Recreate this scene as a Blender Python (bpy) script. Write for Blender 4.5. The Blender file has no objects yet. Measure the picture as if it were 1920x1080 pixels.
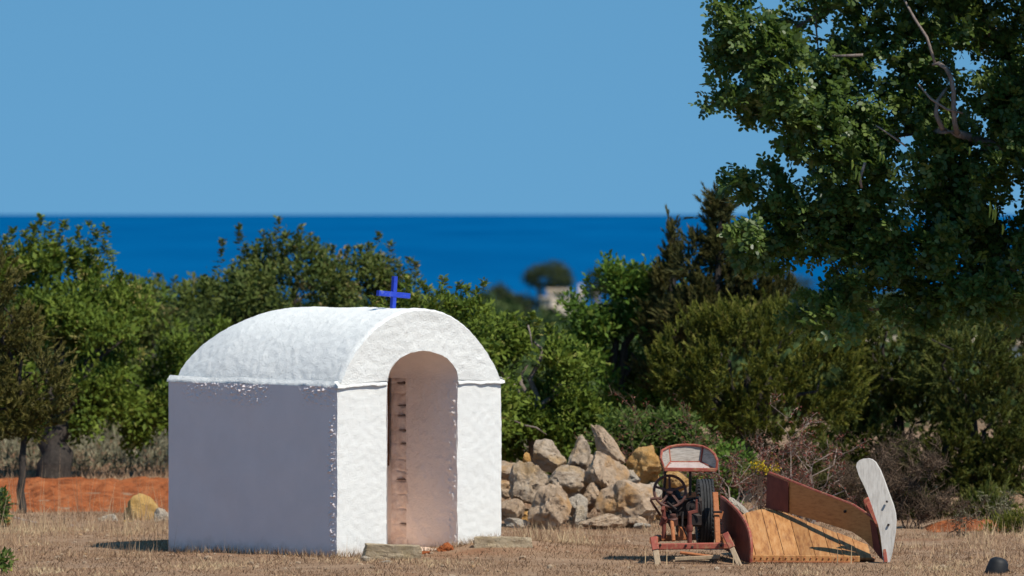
import bpy, bmesh, math, random
import numpy as np
from mathutils import Vector, Matrix, noise as mnoise

SC = bpy.context.scene
COL = SC.collection
R = math.radians
# ------------------------------------------------------------------ camera, sky, sun, exposure
F = 12000.0      # focal length in photo pixels (1920 wide)
EY = 390.0       # photo row of eye level
ZC = 3.285       # eye height above the ground by the well house

cam_d = bpy.data.cameras.new('camera')
cam = bpy.data.objects.new('camera', cam_d)
COL.objects.link(cam)
cam.location = (0, 0, ZC)
cam.rotation_euler = (R(90), 0, 0)
cam_d.sensor_width = 36.0
cam_d.lens = F * 36.0 / 1920.0
cam_d.shift_y = -(540.0 - EY) / 1920.0
cam_d.clip_start = 0.5
cam_d.clip_end = 120000
cam_d.dof.use_dof = True
cam_d.dof.focus_distance = 57.5
cam_d.dof.aperture_fstop = 3.3
SC.camera = cam

SUN_AZ = Vector((0.72, -0.694, 0)).normalized()     # horizontal direction towards the sun
SUN_EL = R(54)
w = bpy.data.worlds.new('World')
SC.world = w
w.use_nodes = True
nt = w.node_tree
bg = nt.nodes['Background']
sky = nt.nodes.new('ShaderNodeTexSky')
sky.sky_type = 'NISHITA'
sky.sun_disc = False
sky.sun_elevation = SUN_EL
sky.sun_rotation = math.atan2(SUN_AZ.x, SUN_AZ.y)
sky.altitude = 0
sky.air_density = 1.4
sky.dust_density = 0.0
sky.ozone_density = 10.0
# a clear maritime sky: the blue reaches right down to the horizon
tcw = nt.nodes.new('ShaderNodeTexCoord')
adw = nt.nodes.new('ShaderNodeVectorMath'); adw.operation = 'ADD'
adw.inputs[1].default_value = (0, 0, 0.35)
nmw = nt.nodes.new('ShaderNodeVectorMath'); nmw.operation = 'NORMALIZE'
nt.links.new(tcw.outputs['Generated'], adw.inputs[0])
nt.links.new(adw.outputs[0], nmw.inputs[0])
nt.links.new(nmw.outputs[0], sky.inputs['Vector'])
hsw = nt.nodes.new('ShaderNodeHueSaturation')
hsw.inputs['Hue'].default_value = 0.481
hsw.inputs['Saturation'].default_value = 1.06
nt.links.new(sky.outputs['Color'], hsw.inputs['Color'])
nt.links.new(hsw.outputs['Color'], bg.inputs['Color'])
bg.inputs['Strength'].default_value = 0.118

sd = bpy.data.lights.new('sun', 'SUN')
sd.energy = 4.9
sd.angle = R(0.53)
sd.color = (1.0, 0.945, 0.84)
so = bpy.data.objects.new('sun', sd)
COL.objects.link(so)
dirv = Vector((-SUN_AZ.x * math.cos(SUN_EL), -SUN_AZ.y * math.cos(SUN_EL), -math.sin(SUN_EL)))
so.rotation_euler = dirv.to_track_quat('-Z', 'Y').to_euler()
so.location = (20, -20, 40)

SC.view_settings.view_transform = 'Standard'
SC.view_settings.look = 'None'
SC.view_settings.exposure = 0.12
SC.view_settings.gamma = 1.0
SC.render.engine = 'CYCLES'
SC.cycles.max_bounces = 8
SC.cycles.diffuse_bounces = 6
SC.cycles.glossy_bounces = 2
SC.cycles.transmission_bounces = 3
SC.cycles.use_denoising = True
try:
    SC.cycles.denoiser = 'OPENIMAGEDENOISE'
except Exception:
    pass


def P(x, y, Y):
    """world point seen at photo pixel (x, y) at distance Y"""
    return Vector(((x - 960.0) / F * Y, Y, ZC - (y - EY) / F * Y))


# ------------------------------------------------------------------ terrain height
def terrain(x, y):
    z = 0.0
    if y > 88:
        z = -(y - 88) * 0.0158
        if y < 110:
            z *= ((y - 88) / 22.0)
    # small swell of earth by the right front corner of the well house, slight dip on its left
    z += 0.115 * math.exp(-(((x + 0.0) / 0.75) ** 2 + ((y - 61.3) / 0.9) ** 2))
    z -= 0.05 * math.exp(-(((x + 3.6) / 1.2) ** 2 + ((y - 61.8) / 1.5) ** 2))
    if y < 120:
        z += 0.03 * mnoise.noise(Vector((x * 0.5, y * 0.35, 3.1))) + 0.012 * mnoise.noise(Vector((x * 2.1, y * 1.3, 9.1)))
    else:
        z += min(2.0, (y - 120) * 0.004) * mnoise.noise(Vector((x * 0.008, y * 0.006, 1.1)))
    return z


# ------------------------------------------------------------------ material helpers
def new_mat(name):
    m = bpy.data.materials.new(name)
    m.use_nodes = True
    n = m.node_tree
    b = n.nodes['Principled BSDF']
    return m, n, b


def ramp(n, fac, stops):
    r = n.nodes.new('ShaderNodeValToRGB')
    els = r.color_ramp.elements
    while len(els) < len(stops):
        els.new(0.5)
    for e, (p, c) in zip(els, stops):
        e.position = p
        e.color = (c[0], c[1], c[2], 1)
    n.links.new(fac, r.inputs['Fac'])
    return r.outputs['Color']


def noise_tex(n, scale, detail=5, rough=0.6, vec=None, dist=0.0):
    t = n.nodes.new('ShaderNodeTexNoise')
    t.inputs['Scale'].default_value = scale
    t.inputs['Detail'].default_value = detail
    t.inputs['Roughness'].default_value = rough
    t.inputs['Distortion'].default_value = dist
    if vec is not None:
        n.links.new(vec, t.inputs['Vector'])
    return t.outputs['Fac']


def position(n, scale=(1, 1, 1), rot=(0, 0, 0)):
    g = n.nodes.new('ShaderNodeNewGeometry')
    mp = n.nodes.new('ShaderNodeMapping')
    mp.inputs['Scale'].default_value = scale
    mp.inputs['Rotation'].default_value = rot
    n.links.new(g.outputs['Position'], mp.inputs['Vector'])
    return mp.outputs['Vector']


def mixc(n, fac, a, b, mode='MIX'):
    m = n.nodes.new('ShaderNodeMix')
    m.data_type = 'RGBA'
    m.blend_type = mode
    for s, v in ((m.inputs[0], fac), (m.inputs[6], a), (m.inputs[7], b)):
        if hasattr(v, 'links'):
            n.links.new(v, s)
        elif isinstance(v, (int, float)):
            s.default_value = v
        else:
            s.default_value = (v[0], v[1], v[2], 1)
    return m.outputs[2]


def bump(n, b, fac, strength, dist):
    bp = n.nodes.new('ShaderNodeBump')
    bp.inputs['Strength'].default_value = strength
    bp.inputs['Distance'].default_value = dist
    n.links.new(fac, bp.inputs['Height'])
    n.links.new(bp.outputs['Normal'], b.inputs['Normal'])
    return bp


def mat_noise(name, stops, scale=6, rough=0.8, bscale=30, bstr=0.4, bdist=0.01, stretch=(1, 1, 1), rot=(0, 0, 0), spec=0.3,
              detail=6, metallic=0.0, dirt=None, dirt_scale=4, dirt_rng=(0.5, 0.6), dirt_along=False):
    m, n, b = new_mat(name)
    v = position(n, stretch, rot)
    c = ramp(n, noise_tex(n, scale, detail, 0.65, v), stops)
    if dirt is not None:
        f = ramp(n, noise_tex(n, dirt_scale, 6, 0.7, v if dirt_along else position(n)), [(dirt_rng[0], (0, 0, 0)), (dirt_rng[1], (1, 1, 1))])
        c = mixc(n, f, c, dirt)
    n.links.new(c, b.inputs['Base Color'])
    b.inputs['Roughness'].default_value = rough
    b.inputs['Specular IOR Level'].default_value = spec
    b.inputs['Metallic'].default_value = metallic
    if bstr > 0:
        bump(n, b, noise_tex(n, bscale, 6, 0.65, v), bstr, bdist)
    return m


def leaf_mat(name, stops, rough=0.5, spec=0.35, transl=0.25, tcol=None):
    m, n, b = new_mat(name)
    a = n.nodes.new('ShaderNodeAttribute')
    a.attribute_name = 'rnd'
    c = ramp(n, a.outputs['Fac'], stops)
    n.links.new(c, b.inputs['Base Color'])
    b.inputs['Roughness'].default_value = rough
    b.inputs['Specular IOR Level'].default_value = spec
    if transl > 0:
        t = n.nodes.new('ShaderNodeBsdfTranslucent')
        tc = mixc(n, 0.5, c, tcol or (0.16, 0.22, 0.03))
        n.links.new(tc, t.inputs['Color'])
        mx = n.nodes.new('ShaderNodeMixShader')
        mx.inputs[0].default_value = transl
        n.links.new(b.outputs[0], mx.inputs[1])
        n.links.new(t.outputs[0], mx.inputs[2])
        n.links.new(mx.outputs[0], n.nodes['Material Output'].inputs['Surface'])
    return m


# ------------------------------------------------------------------ object helpers
def tag(o, label=None, cat=None, group=None, kind=None):
    if label: o['label'] = label
    if cat: o['category'] = cat
    if group: o['group'] = group
    if kind: o['kind'] = kind
    return o


def empty(name, loc, label, cat, group=None):
    o = bpy.data.objects.new(name, None)
    o.empty_display_size = 0.2
    COL.objects.link(o)
    o.location = loc
    return tag(o, label, cat, group)


def world_loc(o):
    v = Vector(o.location)
    while o.parent:
        o = o.parent
        v += Vector(o.location)
    return v


def link_mesh(name, me, mat, parent=None, loc=None):
    o = bpy.data.objects.new(name, me)
    COL.objects.link(o)
    if mat is not None:
        for m in (mat if isinstance(mat, (list, tuple)) else [mat]):
            me.materials.append(m)
    if parent is not None:
        o.parent = parent
    if loc is not None:
        o.location = loc
    return o


class MB:
    """collects shapes in world coordinates, then builds ONE mesh"""
    def __init__(self):
        self.v, self.f, self.m = [], [], []
        self.mi = 0

    def add(self, vs, fs):
        o = len(self.v)
        self.v += [tuple(p) for p in vs]
        for f in fs:
            self.f.append([i + o for i in f])
            self.m.append(self.mi)

    def bar(self, a, b, w, h, up=(0, 0, 1), bev=0.15):
        """box from a to b with cross-section w x h, bevelled edges"""
        a, b = Vector(a), Vector(b)
        d = (b - a).normalized()
        u = Vector(up)
        s = d.cross(u)
        if s.length < 1e-4:
            s = d.cross(Vector((0, 1, 0)))
        s.normalize()
        u = s.cross(d).normalized()
        c = min(w, h) * bev
        ring = [(w / 2 - c, h / 2), (w / 2, h / 2 - c), (w / 2, -h / 2 + c), (w / 2 - c, -h / 2),
                (-w / 2 + c, -h / 2), (-w / 2, -h / 2 + c), (-w / 2, h / 2 - c), (-w / 2 + c, h / 2)]
        vs = [a + s * x + u * y for x, y in ring] + [b + s * x + u * y for x, y in ring]
        fs = [(i, (i + 1) % 8, 8 + (i + 1) % 8, 8 + i) for i in range(8)]
        fs += [tuple(range(7, -1, -1)), tuple(range(8, 16))]
        self.add(vs, fs)

    def tube(self, pts, rad, n=8, cap=True):
        pts = [Vector(p) for p in pts]
        if not hasattr(rad, '__len__'):
            rad = [rad] * len(pts)
        vs, fs = [], []
        prev = None
        for i, p in enumerate(pts):
            d = (pts[min(i + 1, len(pts) - 1)] - pts[max(i - 1, 0)]).normalized()
            if prev is None:
                s = d.cross(Vector((0, 0, 1)))
                if s.length < 1e-3:
                    s = d.cross(Vector((0, 1, 0)))
            else:
                s = prev - d * prev.dot(d)
            s.normalize()
            prev = s
            t = d.cross(s)
            for k in range(n):
                a = 2 * math.pi * k / n
                vs.append(p + (s * math.cos(a) + t * math.sin(a)) * rad[i])
        for i in range(len(pts) - 1):
            for k in range(n):
                fs.append((i * n + k, i * n + (k + 1) % n, (i + 1) * n + (k + 1) % n, (i + 1) * n + k))
        if cap:
            fs.append(tuple(range(n - 1, -1, -1)))
            fs.append(tuple(range((len(pts) - 1) * n, len(pts) * n)))
        self.add(vs, fs)

    def lathe(self, c, axis, prof, n=32, closed=False):
        """prof: (distance along axis, radius)"""
        c, ax = Vector(c), Vector(axis).normalized()
        s = ax.cross(Vector((0, 0, 1)))
        if s.length < 1e-3:
            s = ax.cross(Vector((0, 1, 0)))
        s.normalize()
        t = ax.cross(s)
        vs, fs = [], []
        for (h, r) in prof:
            for k in range(n):
                a = 2 * math.pi * k / n
                vs.append(c + ax * h + (s * math.cos(a) + t * math.sin(a)) * r)
        m = len(prof)
        for i in range(m if closed else m - 1):
            j = (i + 1) % m
            for k in range(n):
                fs.append((i * n + k, i * n + (k + 1) % n, j * n + (k + 1) % n, j * n + k))
        if not closed:
            fs.append(tuple(range(n - 1, -1, -1)))
            fs.append(tuple(range((m - 1) * n, m * n)))
        self.add(vs, fs)

    def torus(self, c, axis, R_, r, n=36, k=8):
        prof = [(r * math.sin(2 * math.pi * i / k), R_ + r * math.cos(2 * math.pi * i / k)) for i in range(k)]
        self.lathe(c, axis, prof, n, closed=True)

    def prism(self, pts, ext):
        """outline of world points extruded by the vector ext"""
        pts = [Vector(p) for p in pts]
        e = Vector(ext)
        n = len(pts)
        vs = pts + [p + e for p in pts]
        fs = [tuple(range(n)), tuple(range(2 * n - 1, n - 1, -1))]
        fs += [(i, n + i, n + (i + 1) % n, (i + 1) % n) for i in range(n)]
        self.add(vs, fs)

    def grid(self, fn, nu, nv, flip=False):
        vs = [fn(i / nu, j / nv) for j in range(nv + 1) for i in range(nu + 1)]
        fs = []
        for j in range(nv):
            for i in range(nu):
                a = j * (nu + 1) + i
                q = (a, a + 1, a + nu + 2, a + nu + 1)
                fs.append(q[::-1] if flip else q)
        self.add(vs, fs)

    def build(self, name, mat, parent=None, smooth=35, loc=None, weld=0, fixn=True):
        off = world_loc(parent) if parent is not None else Vector(loc) if loc is not None else Vector((0, 0, 0))
        me = bpy.data.meshes.new(name)
        me.from_pydata([(x - off.x, y - off.y, z - off.z) for x, y, z in self.v], [], self.f)
        me.polygons.foreach_set('material_index', self.m)
        if weld or fixn:
            bm = bmesh.new()
            bm.from_mesh(me)
            if weld:
                bmesh.ops.remove_doubles(bm, verts=bm.verts, dist=weld)
            if fixn:
                bmesh.ops.recalc_face_normals(bm, faces=bm.faces)
            bm.to_mesh(me)
            bm.free()
        if smooth:
            me.polygons.foreach_set('use_smooth', [True] * len(me.polygons))
            me.set_sharp_from_angle(angle=R(smooth))
        me.update()
        return link_mesh(name, me, mat, parent, loc if parent is None else None)


def poly_mesh(name, verts, k, rnd, mat, parent=None, loc=None):
    """N polygons of k corners each from an (N*k,3) array, with a 'rnd' value per polygon"""
    off = world_loc(parent) if parent is not None else Vector(loc) if loc is not None else Vector((0, 0, 0))
    v = np.asarray(verts, dtype=np.float64).reshape(-1, 3) - np.array(off)
    nv = len(v)
    nf = nv // k
    me = bpy.data.meshes.new(name)
    me.vertices.add(nv)
    me.vertices.foreach_set('co', v.astype(np.float32).ravel())
    me.loops.add(nv)
    me.loops.foreach_set('vertex_index', np.arange(nv, dtype=np.int32))
    me.polygons.add(nf)
    me.polygons.foreach_set('loop_start', np.arange(0, nv, k, dtype=np.int32))
    at = me.attributes.new('rnd', 'FLOAT', 'POINT')
    at.data.foreach_set('value', np.repeat(np.asarray(rnd, dtype=np.float32), k))
    me.update(calc_edges=True)
    me.validate()
    return link_mesh(name, me, mat, parent, loc if parent is None else None)


def nrm(a):
    return a / np.maximum(np.linalg.norm(a, axis=-1, keepdims=True), 1e-9)


def leaf_quads(p, d, nr, L, W):
    """rhombic leaves slightly folded along the rib"""
    d = nrm(d)
    s = nrm(np.cross(d, nr))
    n2 = np.cross(s, d)
    L = np.asarray(L)[..., None] * np.ones((len(p), 1))
    W = np.asarray(W)[..., None] * np.ones((len(p), 1))
    a = p
    b = p + d * L * 0.5 + s * W * 0.5 + n2 * W * 0.12
    c = p + d * L
    e = p + d * L * 0.5 - s * W * 0.5 + n2 * W * 0.12
    return np.stack([a, b, c, e], 1).reshape(-1, 3)


def leaf_ovals(p, d, nr, L, W):
    d = nrm(d)
    s = nrm(np.cross(d, nr))
    n2 = np.cross(s, d)
    L = np.asarray(L)[..., None] * np.ones((len(p), 1))
    W = np.asarray(W)[..., None] * np.ones((len(p), 1))
    out = []
    for t, q in ((0, 0), (0.28, 0.42), (0.68, 0.5), (0.95, 0.22), (0.95, -0.22), (0.68, -0.5), (0.28, -0.42)):
        out.append(p + d * L * t + s * W * q + n2 * W * (0.35 * abs(q)) - n2 * L * 0.12 * t * t)
    return np.stack(out, 1).reshape(-1, 3)


def blades(p, d, L, W, rng):
    d = nrm(d)
    s = nrm(np.cross(d, rng.normal(size=p.shape) * 0.8 + np.array([0.5, -0.75, 0.5])))
    L = np.asarray(L)[..., None] * np.ones((len(p), 1))
    W = np.asarray(W)[..., None] * np.ones((len(p), 1))
    return np.stack([p - s * W * 0.5, p + s * W * 0.5, p + d * L], 1).reshape(-1, 3)


def crown_points(rng, ells, n, shell=0.5, nf=2.2, thr=-0.12, seed=0.0, holes=()):
    """clump centres through the outer volume of a union of ellipsoids (cx,cy,cz,rx,ry,rz,weight)"""
    E = np.array([e[:6] for e in ells])
    wt = np.array([(e[3] * e[5] + e[3] * e[4] + e[4] * e[5]) * (e[6] if len(e) > 6 else 1) for e in ells])
    wt = wt / wt.sum()
    idx = rng.choice(len(ells), size=n, p=wt)
    d = nrm(rng.normal(size=(n, 3)))
    r = shell + (1 - shell) * rng.random(n) ** 0.75
    p = E[idx, :3] + d * E[idx, 3:6] * r[:, None]
    keep = np.ones(n, bool)
    # thin out points buried deep inside another lobe
    for e in E:
        q = np.linalg.norm((p - e[:3]) / e[3:6], axis=1)
        keep &= ~((q < 0.45) & (rng.random(n) < 0.75))
    for i in range(n):
        if keep[i] and mnoise.noise(Vector(p[i] * nf) + Vector((seed, seed * 1.7, 0))) < thr:
            keep[i] = False
    for (hx, hy, hr) in holes:      # photo-free gaps where the far side shows through
        sx = 960 + p[:, 0] / p[:, 1] * F
        sy = EY + (ZC - p[:, 2]) / p[:, 1] * F
        keep &= ((sx - hx) ** 2 + (sy - hy) ** 2) > hr * hr
    return p[keep], d[keep]


def ell(x, y, rx, ry, Y, depth=None, wt=1.0):
    c = P(x, y, Y)
    s = Y / F
    return (c.x, c.y, c.z, rx * s, depth if depth else (rx + ry) * 0.5 * s, ry * s, wt)


# ------------------------------------------------------------------ materials
M = {}


def plaster_mat(name, col, fine, coarse, stain=None, pit=0.24, grain=95):
    m, n, b = new_mat(name)
    v = position(n)
    f1 = noise_tex(n, 3.0, 6, 0.6, v)
    c = ramp(n, f1, [(0.3, tuple(x * 0.93 for x in col)), (0.7, col)])
    # small dark pits and scuffs
    f2 = ramp(n, noise_tex(n, 42, 3, 0.6, v), [(pit - 0.02, (1, 1, 1)), (pit + 0.06, (0, 0, 0))])
    c = mixc(n, f2, c, tuple(x * 0.66 for x in col))
    if stain is not None:
        # earth splashed up from the ground: fades with height, ragged
        g = n.nodes.new('ShaderNodeSeparateXYZ')
        n.links.new(v, g.inputs[0])
        a = n.nodes.new('ShaderNodeMath'); a.operation = 'MULTIPLY_ADD'
        n.links.new(g.outputs['Z'], a.inputs[0]); a.inputs[1].default_value = -2.4
        n.links.new(noise_tex(n, 7, 6, 0.7, v), a.inputs[2])
        f3 = ramp(n, a.outputs[0], [(0.22, (0, 0, 0)), (0.62, (0.75, 0.75, 0.75))])
        c = mixc(n, f3, c, stain)
    n.links.new(c, b.inputs['Base Color'])
    b.inputs['Roughness'].default_value = 0.9
    b.inputs['Specular IOR Level'].default_value = 0.15
    h1 = noise_tex(n, grain, 4, 0.75, v)
    h2 = noise_tex(n, 24, 6, 0.65, v, 0.8)
    bp = bump(n, b, h1, fine, 0.018)
    bp2 = n.nodes.new('ShaderNodeBump')
    bp2.inputs['Strength'].default_value = coarse
    bp2.inputs['Distance'].default_value = 0.03
    n.links.new(h2, bp2.inputs['Height'])
    n.links.new(bp2.outputs['Normal'], bp.inputs['Normal'])
    return m


M['white'] = plaster_mat('white_plaster', (0.82, 0.81, 0.775), 0.6, 0.06, (0.50, 0.42, 0.36))
M['roofwhite'] = plaster_mat('rough_white_plaster', (0.80, 0.79, 0.755), 0.75, 0.10, None, 0.31, 60)
M['shadedwhite'] = plaster_mat('shade_tinted_plaster', (0.71, 0.625, 0.615), 0.16, 0.06, (0.45, 0.38, 0.34))  # white plaster with the side wall's shade put into a darker tint
M['inner'] = plaster_mat('inner_plaster', (0.86, 0.76, 0.70), 0.3, 0.5, (0.70, 0.52, 0.40))
M['brick'] = mat_noise('old_brick', [(0.35, (0.64, 0.50, 0.43)), (0.65, (0.82, 0.71, 0.64))], 8, 0.9, 40, 0.6, 0.02)
M['mortar'] = mat_noise('dark_mortar', [(0.3, (0.12, 0.08, 0.06)), (0.7, (0.24, 0.17, 0.14))], 12, 0.95, 40, 0.5, 0.02)
M['earthfloor'] = mat_noise('pale_earth_floor', [(0.3, (0.58, 0.42, 0.31)), (0.7, (0.72, 0.57, 0.47))], 6, 0.95, 30, 0.4, 0.02)
M['doorwood'] = mat_noise('brown_wood', [(0.3, (0.10, 0.035, 0.012)), (0.7, (0.2, 0.08, 0.03))], 6, 0.7, 30, 0.3, 0.004, (8, 8, 0.6))
M['cross'] = mat_noise('blue_paint', [(0.3, (0.014, 0.04, 0.38)), (0.7, (0.022, 0.06, 0.48))], 12, 0.55, 60, 0.2, 0.002, dirt=(0.10, 0.13, 0.45), dirt_scale=26, dirt_rng=(0.56, 0.64))

M['red'] = mat_noise('weathered_red_paint', [(0.3, (0.22, 0.045, 0.03)), (0.7, (0.36, 0.09, 0.06))], 14, 0.7, 60, 0.25, 0.003,
                     dirt=(0.32, 0.15, 0.08), dirt_scale=22, dirt_rng=(0.50, 0.62))
M['darkred'] = mat_noise('dark_red_board', [(0.3, (0.10, 0.026, 0.018)), (0.7, (0.18, 0.048, 0.032))], 9, 0.75, 40, 0.25, 0.003)
M['rust'] = mat_noise('rusty_iron', [(0.3, (0.26, 0.08, 0.03)), (0.55, (0.40, 0.15, 0.06)), (0.75, (0.20, 0.07, 0.04))], 22, 0.85, 90, 0.5, 0.003)
M['iron'] = mat_noise('dark_oily_iron', [(0.3, (0.012, 0.010, 0.010)), (0.7, (0.05, 0.035, 0.03))], 18, 0.55, 80, 0.4, 0.003, metallic=0.3)
M['wheeliron'] = mat_noise('brown_iron', [(0.3, (0.05, 0.022, 0.018)), (0.7, (0.12, 0.05, 0.035))], 18, 0.6, 80, 0.4, 0.003)
M['rubber'] = mat_noise('worn_rubber', [(0.3, (0.018, 0.018, 0.019)), (0.7, (0.045, 0.045, 0.046))], 12, 0.75, 60, 0.3, 0.003,
                        dirt=(0.16, 0.13, 0.1), dirt_scale=30, dirt_rng=(0.66, 0.74))
M['greywood'] = mat_noise('grey_weathered_wood', [(0.25, (0.18, 0.15, 0.13)), (0.5, (0.34, 0.30, 0.26)), (0.75, (0.46, 0.41, 0.36))], 7, 0.85, 20, 0.5, 0.004, (2, 2, 14))
M['palewood'] = mat_noise('pale_weathered_wood', [(0.25, (0.34, 0.31, 0.28)), (0.55, (0.50, 0.465, 0.425)), (0.8, (0.58, 0.545, 0.50))], 5, 0.8, 20, 0.4, 0.003,
                          (11, 11, 1.6), (0, R(18), 0))
M['legwood'] = mat_noise('leg_wood', [(0.25, (0.26, 0.18, 0.11)), (0.7, (0.48, 0.36, 0.24))], 8, 0.85, 30, 0.5, 0.004, (9, 9, 1.5))
M['plank'] = mat_noise('orange_planks', [(0.28, (0.23, 0.09, 0.028)), (0.48, (0.42, 0.195, 0.066)), (0.75, (0.52, 0.29, 0.125))], 6, 0.75, 25, 0.4, 0.003,
                       (5, 0.5, 1.0), dirt=(0.20, 0.075, 0.03), dirt_scale=4.5, dirt_rng=(0.52, 0.72), dirt_along=True)


def vary(m, lo, hi):      # every plank a little different
    n = m.node_tree
    b = n.nodes['Principled BSDF']
    src = b.inputs['Base Color'].links[0].from_socket
    oi = n.nodes.new('ShaderNodeObjectInfo')
    c = mixc(n, 1.0, src, ramp(n, oi.outputs['Random'], [(0.0, (lo, lo * 0.96, lo * 0.9)), (1.0, (hi, hi, hi))]), 'MULTIPLY')
    n.links.new(c, b.inputs['Base Color'])


vary(M['plank'], 0.72, 1.12)
M['boardwood'] = mat_noise('brown_board', [(0.25, (0.30, 0.13, 0.04)), (0.5, (0.46, 0.22, 0.07)), (0.8, (0.56, 0.29, 0.10))], 5, 0.65, 25, 0.3, 0.003,
                           (1.8, 1.8, 10), (0, R(-22), 0))
M['seatpale'] = mat_noise('worn_pale_seat', [(0.40, (0.40, 0.31, 0.28)), (0.58, (0.48, 0.39, 0.36)), (0.64, (0.10, 0.08, 0.07))], 13, 0.7, 60, 0.3, 0.003, (1.2, 0.7, 1))
M['black'] = mat_noise('black_rubbery', [(0.3, (0.008, 0.008, 0.009)), (0.7, (0.018, 0.018, 0.02))], 12, 0.6, 40, 0.2, 0.003)


def rock_mat(name, a, b_, c_, ochre):
    m, n, b = new_mat(name)
    o = n.nodes.new('ShaderNodeObjectInfo')
    g = n.nodes.new('ShaderNodeNewGeometry')
    ad = n.nodes.new('ShaderNodeVectorMath'); ad.operation = 'ADD'
    n.links.new(g.outputs['Position'], ad.inputs[0]); n.links.new(o.outputs['Location'], ad.inputs[1])
    v = ad.outputs[0]
    c = ramp(n, noise_tex(n, 6, 8, 0.7, v, 0.8), [(0.33, a), (0.47, b_), (0.66, c_)])
    f = ramp(n, noise_tex(n, 3.4, 4, 0.6, v), [(0.5, (0, 0, 0)), (0.66, (0.85, 0.85, 0.85))])
    c = mixc(n, f, c, ochre)
    f = ramp(n, noise_tex(n, 30, 3, 0.6, v), [(0.27, (1, 1, 1)), (0.36, (0, 0, 0))])
    c = mixc(n, f, c, (0.09, 0.07, 0.055))
    n.links.new(c, b.inputs['Base Color'])
    b.inputs['Roughness'].default_value = 0.92
    b.inputs['Specular IOR Level'].default_value = 0.15
    bp = bump(n, b, noise_tex(n, 20, 9, 0.8, v), 1.0, 0.06)
    return m


M['rock'] = rock_mat('tan_limestone', (0.27, 0.19, 0.135), (0.53, 0.375, 0.25), (0.70, 0.53, 0.38), (0.60, 0.33, 0.13))
M['rockgrey'] = rock_mat('greyish_limestone', (0.24, 0.18, 0.135), (0.49, 0.37, 0.265), (0.66, 0.53, 0.40), (0.55, 0.36, 0.18))
M['rockorange'] = rock_mat('ochre_sandstone', (0.38, 0.19, 0.06), (0.58, 0.32, 0.11), (0.66, 0.42, 0.19), (0.62, 0.33, 0.10))
M['rockyellow'] = rock_mat('yellow_sandstone', (0.58, 0.33, 0.10), (0.66, 0.40, 0.14), (0.70, 0.46, 0.2), (0.68, 0.40, 0.12))
M['rockpale'] = rock_mat('pale_stone', (0.36, 0.29, 0.22), (0.52, 0.44, 0.35), (0.62, 0.53, 0.43), (0.55, 0.42, 0.28))
M['slab'] = rock_mat('mossy_slab', (0.36, 0.28, 0.18), (0.54, 0.42, 0.28), (0.66, 0.54, 0.37), (0.56, 0.43, 0.25))

M['bark'] = mat_noise('dark_bark', [(0.3, (0.02, 0.016, 0.013)), (0.7, (0.06, 0.047, 0.038))], 9, 0.9, 20, 0.8, 0.02, (3, 3, 1))
M['barkpale'] = mat_noise('pale_bark', [(0.3, (0.14, 0.105, 0.085)), (0.7, (0.30, 0.24, 0.21))], 9, 0.9, 20, 0.8, 0.02, (3, 3, 1))
M['twig'] = mat_noise('grey_twigs', [(0.3, (0.22, 0.16, 0.13)), (0.7, (0.42, 0.33, 0.28))], 12, 0.9, 20, 0.0, 0.01)
M['twigdark'] = mat_noise('brown_twigs', [(0.3, (0.06, 0.04, 0.03)), (0.7, (0.17, 0.11, 0.075))], 12, 0.9, 20, 0.0, 0.01)

M['leafA'] = leaf_mat('green_tree_leaves', [(0.0, (0.0286, 0.0546, 0.0078)), (0.45, (0.0936, 0.1365, 0.0156)), (0.8, (0.1625, 0.2054, 0.0286)), (1.0, (0.2860, 0.2340, 0.0780))], 0.65, 0.15, 0.25, (0.15, 0.19, 0.02))
M['leafB'] = leaf_mat('brownish_leaves', [(0.0, (0.0345, 0.0322, 0.0115)), (0.5, (0.1150, 0.1012, 0.0253)), (0.85, (0.1725, 0.1437, 0.0391)), (1.0, (0.2300, 0.1323, 0.0575))], 0.65, 0.15, 0.2, (0.15, 0.19, 0.02))
M['leafC'] = leaf_mat('olive_grey_leaves', [(0.0, (0.0264, 0.0432, 0.0108)), (0.5, (0.0780, 0.1056, 0.0216)), (0.85, (0.1380, 0.1500, 0.0408)), (1.0, (0.2400, 0.1680, 0.0780))], 0.65, 0.15, 0.22, (0.15, 0.19, 0.02))
M['leafE'] = leaf_mat('fresh_green_leaves', [(0.0, (0.0243, 0.0540, 0.0081)), (0.45, (0.0702, 0.1323, 0.0162)), (0.8, (0.1283, 0.2025, 0.0297)), (1.0, (0.2565, 0.2430, 0.0675))], 0.65, 0.15, 0.28, (0.15, 0.19, 0.02))
M['leafLight'] = leaf_mat('pale_green_leaves', [(0.0, (0.03, 0.055, 0.010)), (0.5, (0.078, 0.122, 0.024)), (1.0, (0.15, 0.18, 0.045))], 0.65, 0.15, 0.3, (0.15, 0.19, 0.02))
M['juniper'] = leaf_mat('olive_juniper', [(0.0, (0.0220, 0.0300, 0.0060)), (0.4, (0.0900, 0.1050, 0.0130)), (0.75, (0.1900, 0.1900, 0.0280)), (1.0, (0.2700, 0.2000, 0.0700))], 0.7, 0.2, 0.3, (0.18, 0.18, 0.02))
M['juniperdark'] = leaf_mat('dark_juniper', [(0.0, (0.018, 0.026, 0.006)), (0.4, (0.062, 0.080, 0.014)), (0.75, (0.135, 0.145, 0.028)), (1.0, (0.21, 0.13, 0.055))], 0.7, 0.2, 0.3, (0.15, 0.16, 0.02))
M['juniperbrown'] = leaf_mat('rusty_juniper', [(0.0, (0.022, 0.024, 0.008)), (0.5, (0.070, 0.070, 0.018)), (0.85, (0.12, 0.105, 0.03)), (1.0, (0.19, 0.11, 0.05))], 0.7, 0.2, 0.25, (0.15, 0.13, 0.03))
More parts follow.
